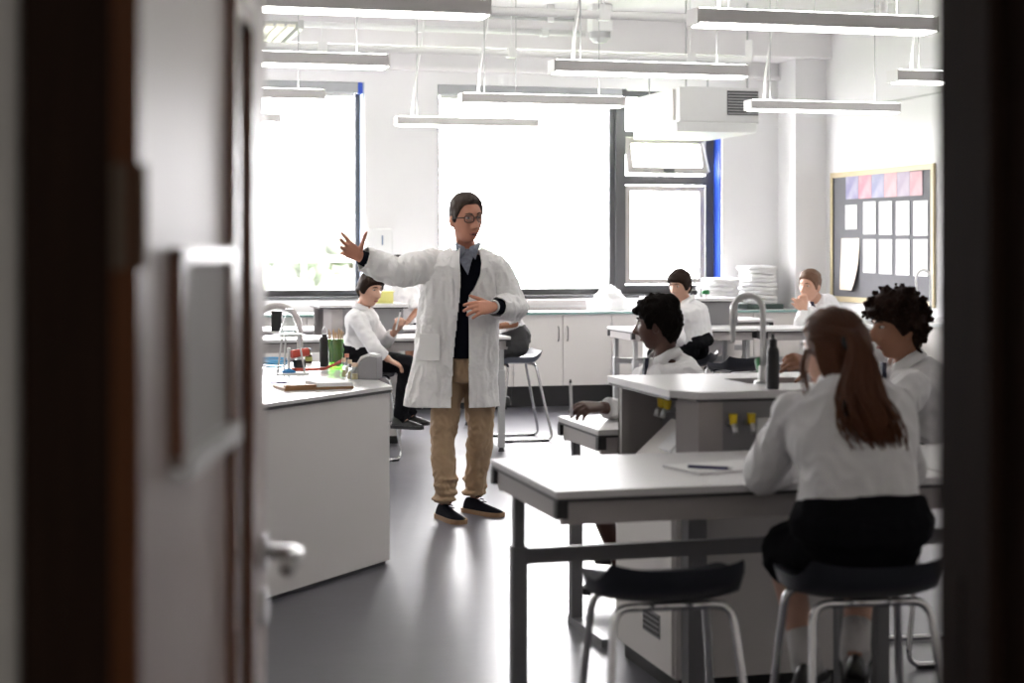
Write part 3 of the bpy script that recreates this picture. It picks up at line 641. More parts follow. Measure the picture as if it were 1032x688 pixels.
# --- things on the demonstration bench
ZB = zb
def on(px, py): return atz(px, py, ZB)
p = on(316, 391); t = thing('clipboard', 'brown clipboard with a thick block of white paper', 'clipboard', p, R(8))
brown = mat('brown_board', (.33,.16,.06), .5, var=.2, stretch=(2,14,2))
MB().box(-.165, .165, -.10, .12, 0, .012).build('board', brown, t, bevel=.002); MB().box(-.01, .16, -.098, .117, .0125, .03).build('paper_block', PAPER, t); MB().box(-.16, -.015, -.10, -.06, .0125, .024).build('spine', brown, t)
p = on(279, 387); t = thing('pen', 'short dark pen at the left end of the clipboard', 'pen', p + V((0,0,.006)), R(15)); MB().cone((-.05,0,0), (.05,0,0), .005, .005).build('barrel', mat('purple_black', (.04,.02,.07), .4), t); MB().cone((.05,0,0), (.065,0,0), .005, .001).build('tip', STEEL, t)
c0 = on(291, 376.5)
t = thing('tripod', 'steel tripod with gauze standing on a white heat mat', 'tripod', c0, R(10))
MB().box(-.085, .085, -.085, .085, 0, .006).build('heat_mat', WHITE, t)
for k in range(3):
    a = R(90+120*k); MB().tube([(.085*math.cos(a), .085*math.sin(a), .006), (.05*math.cos(a), .05*math.sin(a), .2)], .005, 8).build('leg', STEEL, t)
MB().tube([(.052*math.cos(R(10*k)), .052*math.sin(R(10*k)), .2) for k in range(36)], .005, 8, True).build('ring', STEEL, t)
MB().box(-.07, .07, -.07, .07, .205, .208).build('gauze', LTUBE, t)
t = thing('conical_flask', 'clear conical flask standing on the tripod gauze', 'flask', c0 + V((0,0,.209)), 0)
MB().lathe([(0,0),(.046,0),(.05,.006),(.048,.014),(.018,.095),(.016,.125),(.019,.13)], n=28).build('glass', LABGLASS, t, smooth='auto'); MB().lathe([(0,.004),(.045,.005),(.040,.03),(0,.03)], n=24).build('liquid', glassmat('clear_liquid', (.85,.9,.9), .1), t, smooth='auto')
t = thing('bunsen_burner', 'bunsen burner with a blue base under the tripod', 'burner', c0 + V((.0,.0,.006)), 0)
MB().lathe([(0,0),(.036,0),(.036,.008),(.012,.022),(0,.022)]).build('base', BLUE, t, smooth='auto'); MB().lathe([(0,.02),(.008,.02),(.008,.13),(0,.13)]).build('barrel', STEEL, t, smooth='auto')
MB().tube([(.012,0,.018), (.05,-.01,.016), (.12,.02,.012), (.2,.06,.014), (.26,.12,.03), (.30,.16,.045)], .008, 8).build('gas_hose', RED, t, smooth=True, label='red rubber gas hose')
p = on(283, 372); pts = []
t = thing('hose_coil', 'coil of light blue tubing behind the tripod', 'hose', p + V((-.02,.12,0)), 0)
for k in range(80):
    a = k/80*6.28*3; r_ = .065 + .012*math.sin(k*.7); pts.append((r_*math.cos(a)*1.15, r_*math.sin(a), .008 + .022*k/80*2 + .01*math.sin(a)))
MB().tube(pts, .006, 8).build('tubing', mat('light_blue_tube', (.12,.45,.75), .35), t, smooth=True); MB().tube([pts[-1], (pts[-1][0]+.05, pts[-1][1]+.02, .05)], .008, 8).build('end_sleeve', WHITE, t)
p = on(303, 371); t = thing('clamp_boss', 'red and black clamp lying behind the tripod', 'clamp', p + V((0,.05,0)), R(20))
MB().box(-.03, .03, -.02, .02, 0, .045).build('block', BLACK, t, bevel=.004); MB().cone((-.05,0,.075), (.05,0,.085), .022, .024).build('grip', RED, t, smooth='auto'); MB().cone((0,0,.04), (0,0,.075), .012, .012).build('screw', STEEL, t)
p = on(308, 366); t = thing('brown_bottle', 'tiny dark bottle with a label behind the tripod', 'bottle', p + V((.02,.02,0)), 0)
MB().lathe([(0,0),(.02,0),(.02,.045),(.01,.055),(.01,.07),(0,.07)]).build('body', mat('amber_glass', (.06,.03,.01), .2), t, smooth='auto'); MB().lathe([(0,.07),(.012,.07),(.012,.085),(0,.085)]).build('cap', BLACK, t, smooth='auto'); MB().lathe([(0,.012),(.0205,.012),(.0205,.036),(0,.036)]).build('label_band', mat('olive_label', (.35,.36,.1), .6), t, smooth='auto')
p = on(310, 367.5)
t = swan_tap('pale curved tap at the back of the demonstration bench', p + V((-.03,.10,0)), .33, .26, R(180)-YAW, None, .017, mat('pale_grey_enamel', (.55,.51,.50), .35))
MB().box(.10, .16, -.03, .03, .185, .30).build('black_valve', BLACK, t, bevel=.006)
p = on(327, 369); t = thing('black_bottle', 'slim black bottle next to the green beaker', 'bottle', p, 0)
MB().lathe([(0,0),(.026,0),(.028,.01),(.028,.15),(.022,.163),(0,.163)]).build('body', BLACK, t, smooth='auto'); MB().lathe([(0,.163),(.014,.163),(.012,.178),(0,.178)]).build('cap', BLACK, t, smooth='auto'); MB().tube([(.01,0,.17), (.014,0,.20), (0,0,.22), (-.014,0,.20), (-.01,0,.17)], .003, 6).build('loop', STEEL, t)
p = on(338.5, 371); t = thing('beaker', 'green beaker packed with wooden splints', 'beaker', p, 0)
MB().lathe([(0,0),(.040,0),(.042,.006),(.042,.155),(.045,.16)], n=24).build('glass', GREENGLASS, t, smooth='auto'); random.seed(8)
spl = mat('pale_wood_splint', (.62,.42,.24), .6, var=.15)
for k in range(26):
    a = random.uniform(0, 6.28); r_ = .033*math.sqrt(random.random()); l_ = .105+random.uniform(-.008,.010); dv = V((math.cos(a)*r_*.10/.033, math.sin(a)*r_*.10/.033, 1)).normalized(); MB().obox(V((math.cos(a)*r_*.8, math.sin(a)*r_*.8, .008)) + dv*l_*.92, .004, .003, l_*1.8, dv.to_track_quat('Z', 'X').to_matrix()).build('splint', spl, t)
for px, py, h_, r_, nm, cm in ((346.5, 380, .075, .013, 'front left', (.7,.5,.35)), (349.5, 377, .085, .013, 'rear', (.75,.3,.2)), (352.5, 382, .075, .013, 'middle', (.7,.55,.4)), (357.5, 382.5, .062, .019, 'widest, amber filled', (.8,.6,.45))):
    p = on(px, py); t = thing('vial', 'small corked glass vial in front of the grey dispenser, %s' % nm, 'vial', p, 0, 'corked vials on the bench')
    MB().lathe([(0,0),(r_,0),(r_,h_),(r_*.8,h_+.008)], n=14).build('glass', LABGLASS, t, smooth='auto'); MB().lathe([(0,h_+.002),(r_*.85,h_+.002),(r_*.9,h_+.022),(0,h_+.022)], n=14).build('cork', mat('cork_'+nm[:4].strip(), cm, .8), t, smooth='auto'); MB().lathe([(0,.003),(r_*.85,.003),(r_*.85,h_*.5),(0,h_*.5)], n=14).build('contents', mat('amber_contents', (.6,.5,.25), .3), t, smooth='auto')
p = on(368, 381.5); t = thing('tissue_dispenser', 'grey wedge dispenser with white tissue rolled over it', 'dispenser', p, R(-25))
prof = [(-.065,0),(.075,0),(.075,.11),(.035,.115),(-.005,.095),(-.04,.045),(-.065,.03)]
MB().loft([[V((x, y, z)) for x, z in prof] for y in (-.055, .055)]).build('casing', mat('mid_grey_plastic', (.34,.33,.345), .4), t, bevel=.003)
pr2 = [(.07,.1115),(.03,.118),(-.01,.099),(-.045,.049),(-.07,.034),(-.07,.042),(-.045,.06),(-.01,.115),(.03,.13),(.07,.122)]
MB().loft([[V((x, y, z)) for x, z in pr2] for y in (-.045, .045)]).build('tissue', PAPER, t, smooth='auto')
# ------------------------------------------------------------------ people
def remesh(mb, voxel, smooth=4, ratio=1.0, name='m'):
    me = mb.mesh(name); o = bpy.data.objects.new('tmp', me); COL.objects.link(o)
    m = o.modifiers.new('r', 'REMESH'); m.mode = 'VOXEL'; m.voxel_size = voxel; m.adaptivity = 0
    if smooth: s = o.modifiers.new('s', 'SMOOTH'); s.factor = .5; s.iterations = smooth
    if ratio < 1: d = o.modifiers.new('d', 'DECIMATE'); d.ratio = ratio
    dg = bpy.context.evaluated_depsgraph_get(); dg.update()
    out = bpy.data.meshes.new_from_object(o.evaluated_get(dg)); out.name = name
    bpy.data.objects.remove(o); bpy.data.meshes.remove(me); return out
def wrinkle(me, amp, freq, seed=0, stretch=V((1,1,1))):
    ns = [v.normal.copy() for v in me.vertices]
    for v, n in zip(me.vertices, ns):
        q = V((v.co.x*stretch.x, v.co.y*stretch.y, v.co.z*stretch.z))*freq + V((seed*7.3, seed*3.1, seed))
        a = noise.noise(q); b = abs(noise.noise(q*1.9 + V((4, 9, 2))))
        v.co = v.co + n*amp*(a*.9 - b*1.2 + .25)
    me.update()
def cut(me, test):
    import bmesh
    bm = bmesh.new(); bm.from_mesh(me); bmesh.ops.delete(bm, geom=[f for f in bm.faces if test(f.calc_center_median(), f.normal)], context='FACES')
    bm.to_mesh(me); bm.free(); me.update()
def S(x, a, b):
    t = max(0, min(1, (x-a)/(b-a))); return t*t*(3-2*t)
def head_pt(a, e, off=0.0, child=False):
    ce, se = math.cos(e), math.sin(e); ce = max(ce, 0)**(.80 if se < 0 else .86)
    x, y, z = math.sin(a)*ce*.073, -math.cos(a)*ce*.094, se*.116
    k = max(0, -se)
    if k > 0:
        x *= 1 - .34*k**1.7
        if y > 0: y *= 1 - .42*k
        else: y *= 1 - .05*k
    n = V((x/.073**2, y/.094**2, z/.116**2)).normalized()
    p = V((x, y, z)); fr = S(math.cos(a), .1, .6)
    if fr > 0:
        g = lambda u, s: math.exp(-(u/s)**2)
        d = 0.0; ax = abs(x)
        d += .038*g(x, .0105 + .004*S(-z, .0, .04))*S(z, -.050, -.034)*S(-z, -.028, .034)      # nose
        d -= .013*g(ax-.030, .015)*g(z-.014, .012)                                              # sockets
        d += .006*g(z-.034, .010)*g(ax-.026, .030)                                              # brow
        d += .0055*g(z+.060, .0045)*g(x, .020) + .006*g(z+.072, .0055)*g(x, .018)               # lips
        d -= .004*g(z+.066, .003)*g(x, .022) + .003*g(z+.083, .005)*g(x, .02)
        d += .010*g(z+.103, .016)*g(x, .022)                                                    # chin
        d += .004*g(ax-.042, .016)*g(z+.022, .018)                                              # cheeks
        p.y -= d*fr
    return p + n*off
def HM(yaw, pitch=0, roll=0):
    return Matrix.Rotation(R(yaw), 3, 'Z') @ Matrix.Rotation(R(pitch), 3, 'X') @ Matrix.Rotation(R(roll), 3, 'Y')
def head_grid(off, nu=64, nv=48):
    rings = []
    for i in range(1, nv):
        e = -math.pi/2 + math.pi*i/nv; rings.append([head_pt(2*math.pi*j/nu, e, off(2*math.pi*j/nu, e)) for j in range(nu)])
    return rings
HAIRLINE = [(0,.066),(35,.060),(55,.040),(68,.010),(76,-.022),(86,-.026),(92,.016),(108,.010),(116,-.030),(140,-.062),(180,-.070)]
def hairline(a, line=HAIRLINE):
    d = math.degrees(a) % 360; d = 360-d if d > 180 else d
    for (a0, z0), (a1, z1) in zip(line, line[1:]):
        if d <= a1: return z0 + (z1-z0)*(d-a0)/(a1-a0)
    return line[-1][1]
class Fig:
    def __init__(s, label, px, d, skin, voxel=.007, rx=.0):
        loc = at(px, 0, d); loc.z = 0; s.px, s.d, s.vx, s.skin = px, d, voxel, skin
        s.e = thing('person', label, 'person', loc, -YAW); s.body = MB()
    def J(s, px, py, dy=0):
        dd = s.d + dy; return V(((px-CX)*dd/F - (s.px-CX)*s.d/F, dy, CH - (py-HY)*dd/F))
    def head(s, c, yaw, pitch=0, roll=0, k=1.0, neck=None, nr=.052):
        s.hc, s.hM, s.hk = c, HM(yaw, pitch, roll), k
        s.body.loft([[s.hM @ (p*k) + c for p in r] for r in head_grid(lambda a, e: 0)])
        for q in (-1, 1):
            s.body.ball(s.hM @ (V((q*.076, .012, -.006))*k) + c, (.009*k, .019*k, .031*k), s.hM @ Matrix.Rotation(q*R(-18), 3, 'Z'), 12, 8)
        if neck is not None: s.body.cap(s.hM @ (V((0, .038, -.045))*k) + c, neck, nr*k, nr*k*1.12)
    def face(s, hairm, eyes=True, brow=.004, lips=None):
        H = lambda x, y, z: s.hM @ (V((x, y, z))*s.hk) + s.hc
        ew = mat('eye_white', (.55,.52,.50), .6, spec=.1); ei = mat('dark_iris', (.02,.012,.008), .5, spec=.1)
        for q in (-1, 1):
            if eyes:
                g = MB().ball(H(q*.030, -.0745, .013), (.0125*s.hk, .0105*s.hk, .0052*s.hk), s.hM, 14, 9); eo = g.build('eye', ew, s.e, smooth=True)
                MB().ball(H(q*.030, -.0815, .0130), (.0055*s.hk, .0045*s.hk, .0050*s.hk), s.hM, 10, 7).build('iris', ei, eo, smooth=True)
            MB().tube([H(q*.012, -.093, .031), H(q*.028, -.0905, .036), H(q*.046, -.078, .032)], [brow*.8, brow, brow*.5], 8).build('eyebrow', hairm, s.e, smooth=True)
        if lips:
            MB().ball(H(0, -.0805, -.0665), (.020*s.hk, .0065*s.hk, .0070*s.hk), s.hM, 16, 8).build('lips', lips, s.e, smooth=True)
    def hair(s, m, thick, nz=.006, freq=20, line=HAIRLINE, top=1.5, extra=None, smooth=2, vx=None, seed=0, amp2=0):
        def off(a, e):
            p = head_pt(a, e); h = hairline(a, line); k = S(p.z, h-.006, h+.010)
            t = thick*(1 + (top-1)*S(p.z, .0, .10)); q = p*freq + V((seed*5.1, 0, seed))
            return k*(t + nz*noise.noise(q) + amp2*abs(noise.noise(q*.35))) - (1-k)*.014
        g = MB().loft([[s.hM @ (p*s.hk) + s.hc for p in r] for r in head_grid(off, 80, 60)])
        if extra: extra(g)
        me = remesh(g, vx or s.vx*.75, smooth, 1, 'hair'); me.materials.append(m)
        return link('hair', me, s.e, True)
    def hand(s, wrist, dirv, dorsal, side, curl=(.25,.3,.35,.4), thumb=.6, spread=.10, k=1.0, tcurl=.3, mb=None):
        mb = mb or s.body
        X = V(dirv).normalized(); Z = V(dorsal); Z = (Z - X*Z.dot(X)).normalized(); Y = Z.cross(X)*side     # Y: thumb side
        T = lambda x, y, z: wrist + (X*x + Y*y + Z*z)*k
        ring = lambda x, hw, ht: [T(x, hw*math.copysign(abs(math.cos(t))**.7, math.cos(t)), ht*math.sin(t)) for t in [2*math.pi*q/14 for q in range(14)]]
        mb.loft([ring(-.02, .026, .020), ring(.0, .027, .019), ring(.03, .036, .018), ring(.065, .043, .016), ring(.092, .042, .013), ring(.098, .036, .009)])
        for i, (y, L, r, sp) in enumerate(((.032, .076, .0102, 1.1), (.011, .084, .0104, .3), (-.011, .078, .0102, -.5), (-.032, .062, .0092, -1.4))):
            p = V((.088 - .004*abs(i-1), y, .002)); th = 0.0; yaw_ = spread*sp; q = p
            for j, f in enumerate((.46, .30, .24)):
                th += curl[i]*(1.0, 1.1, .7)[j]; dv = V((math.cos(th)*math.cos(yaw_), math.cos(th)*math.sin(yaw_), -math.sin(th)))
                q2 = q + dv*L*f; mb.cap(T(*q), T(*q2), r*k*(1-.05*j), r*k*(1-.05*(j+1)), 10); q = q2
        p = V((.022, .026, -.006)); dv = V((math.cos(thumb), math.sin(thumb), -.25)).normalized(); p2 = p + dv*.045; dv2 = V((math.cos(thumb-tcurl), math.sin(thumb-tcurl), -.3)).normalized()
        p3 = p2 + dv2*.034; p4 = p3 + dv2*.026
        mb.cap(T(*p), T(*p2), .015*k, .0115*k, 10); mb.cap(T(*p2), T(*p3), .0115*k, .010*k, 10); mb.cap(T(*p3), T(*p4), .010*k, .008*k, 10)
    def torso(s, mb, pel, neck, shL, shR, secs, k=1.0, bend=V((0,0,0))):
        ax = (shR - shL).normalized(); L = neck - pel; rings = []
        for t, wx, wy in secs:
            c = pel + L*t + bend*(4*t*(1-t)); up = (L + bend*(4-8*t)).normalized(); x = (ax - up*ax.dot(up)).normalized(); y = up.cross(x)
            rings.append([c + x*wx*k*math.copysign(abs(math.cos(a))**.85, math.cos(a)) + y*wy*k*math.copysign(abs(math.sin(a))**.85, math.sin(a)) for a in [2*math.pi*q/28 for q in range(28)]])
        mb.loft(rings)
    def arm(s, mb, a, b, c, ra, rb, rc, flat=True):
        mb.ball(a, ra, None, 16, 10); mb.cone(a, b, ra, rb, 16); mb.ball(b, rb, None, 16, 10); mb.cone(b, c, rb, rc, 16)
        if not flat: mb.ball(c, rc, None, 14, 9)
    def cloth(s, mb, name, m, amp=.004, freq=14, vx=None, smooth=4, seed=1, stretch=V((1,1,1)), label=None, ratio=1.0):
        me = remesh(mb, vx or s.vx, smooth, ratio, name)
        if amp: wrinkle(me, amp, freq, seed, stretch)
        me.materials.append(m); o = link(name, me, s.e, True)
        if label: o['label'] = label
        return o
    def finish(s, ratio=1.0, smooth=2):
        me = remesh(s.body, s.vx*.72, smooth, ratio, 'body'); me.materials.append(s.skin); return link('body', me, s.e, True)
    def collar(s, c, up, fwd, r, m, h=.035, gap=.5, flare=.020, name='collar'):
        up = up.normalized(); f = (fwd - up*fwd.dot(up)).normalized(); x = f.cross(up); g = MB(); n = 26; P = []
        for i in range(n+1):
            a = gap + (2*math.pi-2*gap)*i/n; dv = f*math.cos(a) + x*math.sin(a); fr = math.cos(a)
            P += [c + dv*(r) + up*(h*.2 - .02*max(fr,0)), c + dv*(r*1.0) + up*(h - .022*max(fr,0)), c + dv*(r+.004) + up*(h+.002 - .022*max(fr,0)), c + dv*(r+flare+.012*max(fr,0)) + up*(h*.05 - .045*max(fr,0))]
        fs = [(i*4+j, i*4+j+1, (i+1)*4+j+1, (i+1)*4+j) for i in range(n) for j in range(3)]
        g.add(P, fs); return g.build(name, m, s.e, True, solid=.004)
    def shoe(s, heel, toe, m, solem, L=.27, w_=.048, h=.085, name='shoe'):
        f = V((toe.x-heel.x, toe.y-heel.y, 0)).normalized(); x = V((f.y, -f.x, 0)); o = V((heel.x, heel.y, 0)); z = V((0,0,1))
        prof = [(-.01, .55, .03, h*.9), (.02, .8, .03, h), (.08, .82, .03, h*.98), (.13, .88, .03, h*.72), (.19, 1.0, .03, h*.58), (.235, .9, .03, h*.48), (.262, .6, .03, h*.40), (.272, .3, .03, h*.34)]
        g = MB(); sl = MB(); rr = []; r2 = []
        for t, kw, z0, z1 in prof:
            t *= L/.27
            rr.append([o + f*t + x*math.cos(a)*w_*kw*(1 if math.sin(a) < 0 else (1-.25*math.sin(a))) + z*(.02 + (z1-.02)*max(0, math.sin(a))) for a in [2*math.pi*q/16 for q in range(16)]])
            r2.append([o + f*t*1.01 + x*sx*(w_*kw+.004) + z*zz for sx, zz in ((-1,0),(1,0),(1,.024),(-1,.024))])
        a = g.loft(rr).build(name, m, s.e, True, sub=1); b = sl.loft(r2).build('sole', solem, a); return a
TORSO = [(-.06,.155,.105),(.08,.165,.115),(.25,.150,.105),(.45,.145,.105),(.65,.165,.115),(.82,.175,.115),(.93,.150,.095),(1.0,.085,.072),(1.04,.060,.060)]
SKIN1 = mat('fair_tanned_skin', (.53,.24,.155), .5, var=.06, vscale=30); SKIN2 = mat('fair_skin', (.62,.36,.26), .5, var=.05, vscale=30)
SKIN3 = mat('deep_brown_skin', (.085,.034,.022), .45, var=.06, vscale=30); SKIN4 = mat('warm_brown_skin', (.33,.150,.085), .48, var=.06, vscale=30)
LIP = mat('lip_colour', (.42,.15,.12), .45); LIPD = mat('dark_lip_colour', (.14,.05,.04), .45)
def cotton(name, c, bs=26, st=.35): return mat(name, c, .85, var=.02, bump=st, bscale=bs, sheen=.15)
SHIRT = cotton('white_school_shirt', (.80,.79,.80), 15, .5); COAT = cotton('white_lab_coat', (.80,.79,.785), 16, .22)
BLK = mat('black_cloth', (.009,.009,.011), .95, spec=.08, var=.15, bump=.3, bscale=40); NAVY = mat('navy_knit', (.007,.008,.013), .95, spec=.05, bump=.3, bscale=120)
KHAKI = cotton('khaki_cotton', (.42,.29,.175), 14, .3); GREYSK = mat('charcoal_skirt', (.055,.055,.058), .9, bump=.3, bscale=30)
SHOE = mat('dark_suede', (.008,.008,.012), .95, spec=.05, bump=.2, bscale=200); SOLE = mat('tan_sole', (.33,.20,.11), .7); BSHOE = mat('black_leather', (.012,.012,.012), .35)
SOCK = cotton('white_sock', (.66,.64,.63), 60); DENIM = mat('grey_check_shirt', (.10,.11,.15), .9, col2=(.28,.30,.36), vscale=60)
TIE = mat('navy_striped_tie', (.012,.014,.04), .6)
HGREY = mat('grey_brown_hair', (.040,.028,.022), .7, spec=.15, bump=.8, bscale=90, stretch=(1,1,.25), col2=(.085,.066,.058), vscale=60); HDARK = mat('dark_brown_hair', (.022,.011,.007), .65, spec=.15, bump=.8, bscale=80, stretch=(1,1,.3))
HBLACK = mat('black_curly_hair', (.007,.005,.004), .8, spec=.06, bump=1, bscale=160); HBRCURL = mat('dark_brown_curls', (.030,.014,.009), .75, spec=.08, bump=.8, bscale=150, col2=(.014,.008,.006), vscale=40)
HCHEST = mat('chestnut_long_hair', (.23,.088,.04), .5, spec=.25, bump=.9, bscale=120, stretch=(6,6,.35), col2=(.085,.032,.017), vscale=70); HLT = mat('light_brown_hair', (.14,.065,.03), .55, bump=.8, bscale=80)

# ---- the teacher
t = Fig('man in a white lab coat gesturing with his raised arm', 470, 9.5, SKIN1, .0065); J = t.J
pel, neck = J(468, 368), J(470, 256, -.02); sL, sR = J(437, 264), J(501, 268, -.03)
t.head(J(470, 221, -.07), 29, 4, -4, 1.12, J(470, 254, .03), .045)
# body under the clothes
t.torso(t.body, pel, neck, sL, sR, TORSO, .78)
eL, wL = J(400, 274, -.20), J(363, 259, -.30); eR, wR = J(519, 309, -.03), J(498, 309, -.24)
t.arm(t.body, sL, eL, wL, .05, .042, .03); t.arm(t.body, sR, eR, wR, .05, .042, .03)
hips = (J(454, 372), J(484, 372, .02)); knees = (J(446, 438, -.06), J(484, 436, .02)); anks = (J(449, 503, -.12), J(479, 496, .10))
for h_, k_, a_ in zip(hips, knees, anks): t.arm(t.body, h_, k_, a_, .075, .055, .04, False)
t.hand(wL, J(338, 242, -.38)-wL, V((.12, .85, -.2)), 1, (.05,.30,.45,.6), 1.15, .20, 1.06, -.05)
t.hand(wR, J(468, 311, -.34)-wR, V((-.05, -.8, .45)), -1, (.22,.30,.34,.38), .85, .09, 1.06, .1)
t.finish(1.0, 1)
t.face(HGREY, True, .0042, None)
t.hair(HGREY, .007, .007, 45, [(0,.078),(25,.078),(42,.072),(55,.052),(66,.022),(76,-.012),(88,-.02),(94,.014),(108,.012),(116,-.03),(145,-.055),(180,-.06)], 3.2)
H = lambda x, y, z: t.hM @ (V((x, y, z))*t.hk) + t.hc
lp = MB().tube([H(-.022,-.0745,-.068), H(-.010,-.0835,-.0625), H(0,-.0850,-.0638), H(.010,-.0835,-.0625), H(.022,-.0745,-.068), H(.012,-.0825,-.0765), H(0,-.084,-.0785), H(-.012,-.0825,-.0765)], .0040, 8, True).build('lips', LIP, t.e, smooth=True)
MB().ball(H(0,-.0815,-.0695), (.017, .005, .0055), t.hM).build('open_mouth', mat('mouth_dark', (.06,.015,.012), .5), lp, smooth=True)
gl = MB()
for q in (-1, 1):
    pts = [H(q*.033 + .024*math.copysign(abs(math.cos(a))**.6, math.cos(a)), -.101 + .010*abs(math.cos(a)*(1 if math.cos(a)*q > 0 else 0)), .010 + .0175*math.copysign(abs(math.sin(a))**.6, math.sin(a))) for a in [2*math.pi*k/28 for k in range(28)]]
    gl.tube(pts, .0028, 8, True)
    gl.tube([H(q*.056,-.091,.016), H(q*.069,-.058,.014), H(q*.078,-.01,.010), H(q*.080,.02,.004)], .0028, 8)
gl.tube([H(-.010,-.102,.014), H(0,-.106,.017), H(.010,-.102,.014)], .0025, 8)
go = gl.build('glasses', BLACK, t.e, smooth=True, label='dark framed glasses')
for q in (-1, 1): MB().ball(H(q*.033,-.0995,.010), (.022, .0012, .0155), t.hM, 16, 8).build('lens', glassmat('spectacle_lens', (.9,.9,.9), .06), go, smooth=True)
# shirt collar, jumper, trousers
g = MB(); t.torso(g, pel + V((0,-.015,.045)), neck, sL, sR, [(0,.168,.125),(.2,.172,.128),(.5,.165,.13),(.75,.17,.118),(.92,.145,.098),(1.0,.072,.068)], .95)
jm = t.cloth(g, 'jumper', NAVY, .003, 12, .009)
g = MB(); ax = (sR-sL).normalized()
# v-neck shirt front and collar
up = (neck-pel).normalized(); fw = V((.30, -1, 0)).normalized()
P = [neck + V((-.050,-.075,.03)), neck + V((.055,-.075,.03)), neck + V((.030,-.125,-.045)), neck + V((.012,-.150,-.115)), neck + V((-.030,-.125,-.045))]
P2 = [p + V((0,.03,0)) for p in P]
g.add(P + P2, [(0,1,2,3,4), (9,8,7,6,5)] + [(i,5+i,5+(i+1)%5,(i+1)%5) for i in range(5)]); g.build('shirt_front', DENIM, t.e)
for q in (-1, 1):
    c = neck + V((.008,-.02,.012))
    P = [c + V((q*.012,-.092,.005)), c + V((q*.066,-.050,.030)), c + V((q*.072,.03,.042)), c + V((q*.060,.035,.058)), c + V((q*.055,-.045,.048)), c + V((q*.014,-.084,.028)), c + V((q*.046,-.108,-.042))]
    MB().add(P, [(0,5,4,1), (1,4,3,2), (0,1,6)]).build('collar', DENIM, t.e, True, solid=.005)
g = MB(); ring = lambda c, rx, ry: [c + V((rx*math.cos(a), ry*math.sin(a), 0)) for a in [2*math.pi*q/24 for q in range(24)]]
g.loft([ring(J(469, 352), .155, .115), ring(J(469, 372), .170, .125), ring(J(469, 384), .165, .12)])
for h_, k_, a_, s_ in zip(hips, knees, anks, (-1, 1)):
    g.cone(h_ + V((0,0,.03)), h_*.55 + k_*.45, .092, .088, 20); g.ball(h_, .092, None, 20, 12); g.cone(h_*.55 + k_*.45, k_, .088, .075, 20); g.ball(k_, .075, None, 20, 12); g.cone(k_, a_ + V((0,0,.03)), .075, .060, 20)
    for q in range(4): g.ball(a_ + V((.006*(-1)**q, 0, .115-.038*q)), (.066+.004*(q % 2), .068, .020), None, 20, 8)
t.cloth(g, 'trousers', KHAKI, .013, 15, .008, 3, 5, V((1,1,.8)))
# lab coat: one shell, then opened along the front
g = MB(); cs = []
for py, xl, xr, dy0, ry in ((413, 406, 503, -.01, .165), (395, 409, 502, -.005, .165), (360, 416, 502, 0, .165), (330, 420.5, 502, 0, .16), (300, 424, 503, 0, .158), (282, 426, 505, -.01, .155), (268, 428, 508, -.02, .14), (259, 436, 504, -.02, .11), (253.5, 448, 492, -.01, .085), (250, 456, 485, 0, .075)):
    a, b_ = J(xl, py), J(xr, py); c = (a+b_)/2; rx = (b_-a).length/2
    cs.append([c + V((rx*math.copysign(abs(math.cos(q))**.8, math.cos(q)), dy0 + ry*math.copysign(abs(math.sin(q))**.8, math.sin(q)), 0)) for q in [2*math.pi*i/40 for i in range(40)]])
g.loft(cs)
cfL = wL + (eL-wL).normalized()*.022
g.ball(sL + V((.02,0,-.02)), .088, None, 18, 11); g.cone(sL + V((.01,0,-.02)), eL, .092, .084, 20); g.ball(eL, .084, None, 18, 11); g.cone(eL, cfL, .084, .066, 20)
cfR = wR + (eR-wR).normalized()*.035
g.ball(sR + V((-.02,0,-.02)), .082, None, 18, 11); g.cone(sR + V((-.01,0,-.02)), eR, .084, .076, 20); g.ball(eR, .076, None, 18, 11); g.cone(eR, cfR, .076, .060, 20)
me = remesh(g, .0052, 5, 1, 'lab_coat'); wrinkle(me, .016, 9, 3, V((1.3,1.3,.5))); wrinkle(me, .0035, 22, 5)
def edge_px(py):                                               # the two front edges of the coat, in picture columns
    tb = [(250, 462, 482), (262, 462.5, 486), (280, 464, 484), (300, 463, 472.5), (330, 460, 472.5), (357, 457, 472.5), (420, 454, 472.5)]
    for (p0, a0, b0), (p1, a1, b1) in zip(tb, tb[1:]):
        if py <= p1:
            q = max(0, (py-p0)/(p1-p0)); return a0+(a1-a0)*q, b0+(b1-b0)*q
    return tb[-1][1:]
zh = J(470, 408.5).z; axL = (wL-eL).normalized(); axR = (wR-eR).normalized(); zn = J(470, 252).z
def coat_cut(c, n):
    dd = t.d + c.y; py = HY + (CH-c.z)*F/dd; px = CX + (c.x + (t.px-CX)*t.d/F)*F/dd; a, b_ = edge_px(py)
    if c.y < -.02 and n.y < .25 and a < px < b_ and (c - wR).length > .17: return True
    if c.z < zh: return True
    if c.z > zn and n.z > .3 and abs(c.x) < .085: return True
    if (c - cfL).length < .09 and n.dot(axL) > .75: return True
    q = c - cfR; return q.length < .085 and n.dot(axR) > .75 and q.dot(axR) > -.02 and (q - axR*q.dot(axR)).length < .066
cut(me, coat_cut); me.materials.append(COAT); co = link('lab_coat', me, t.e, True, solid=.005)
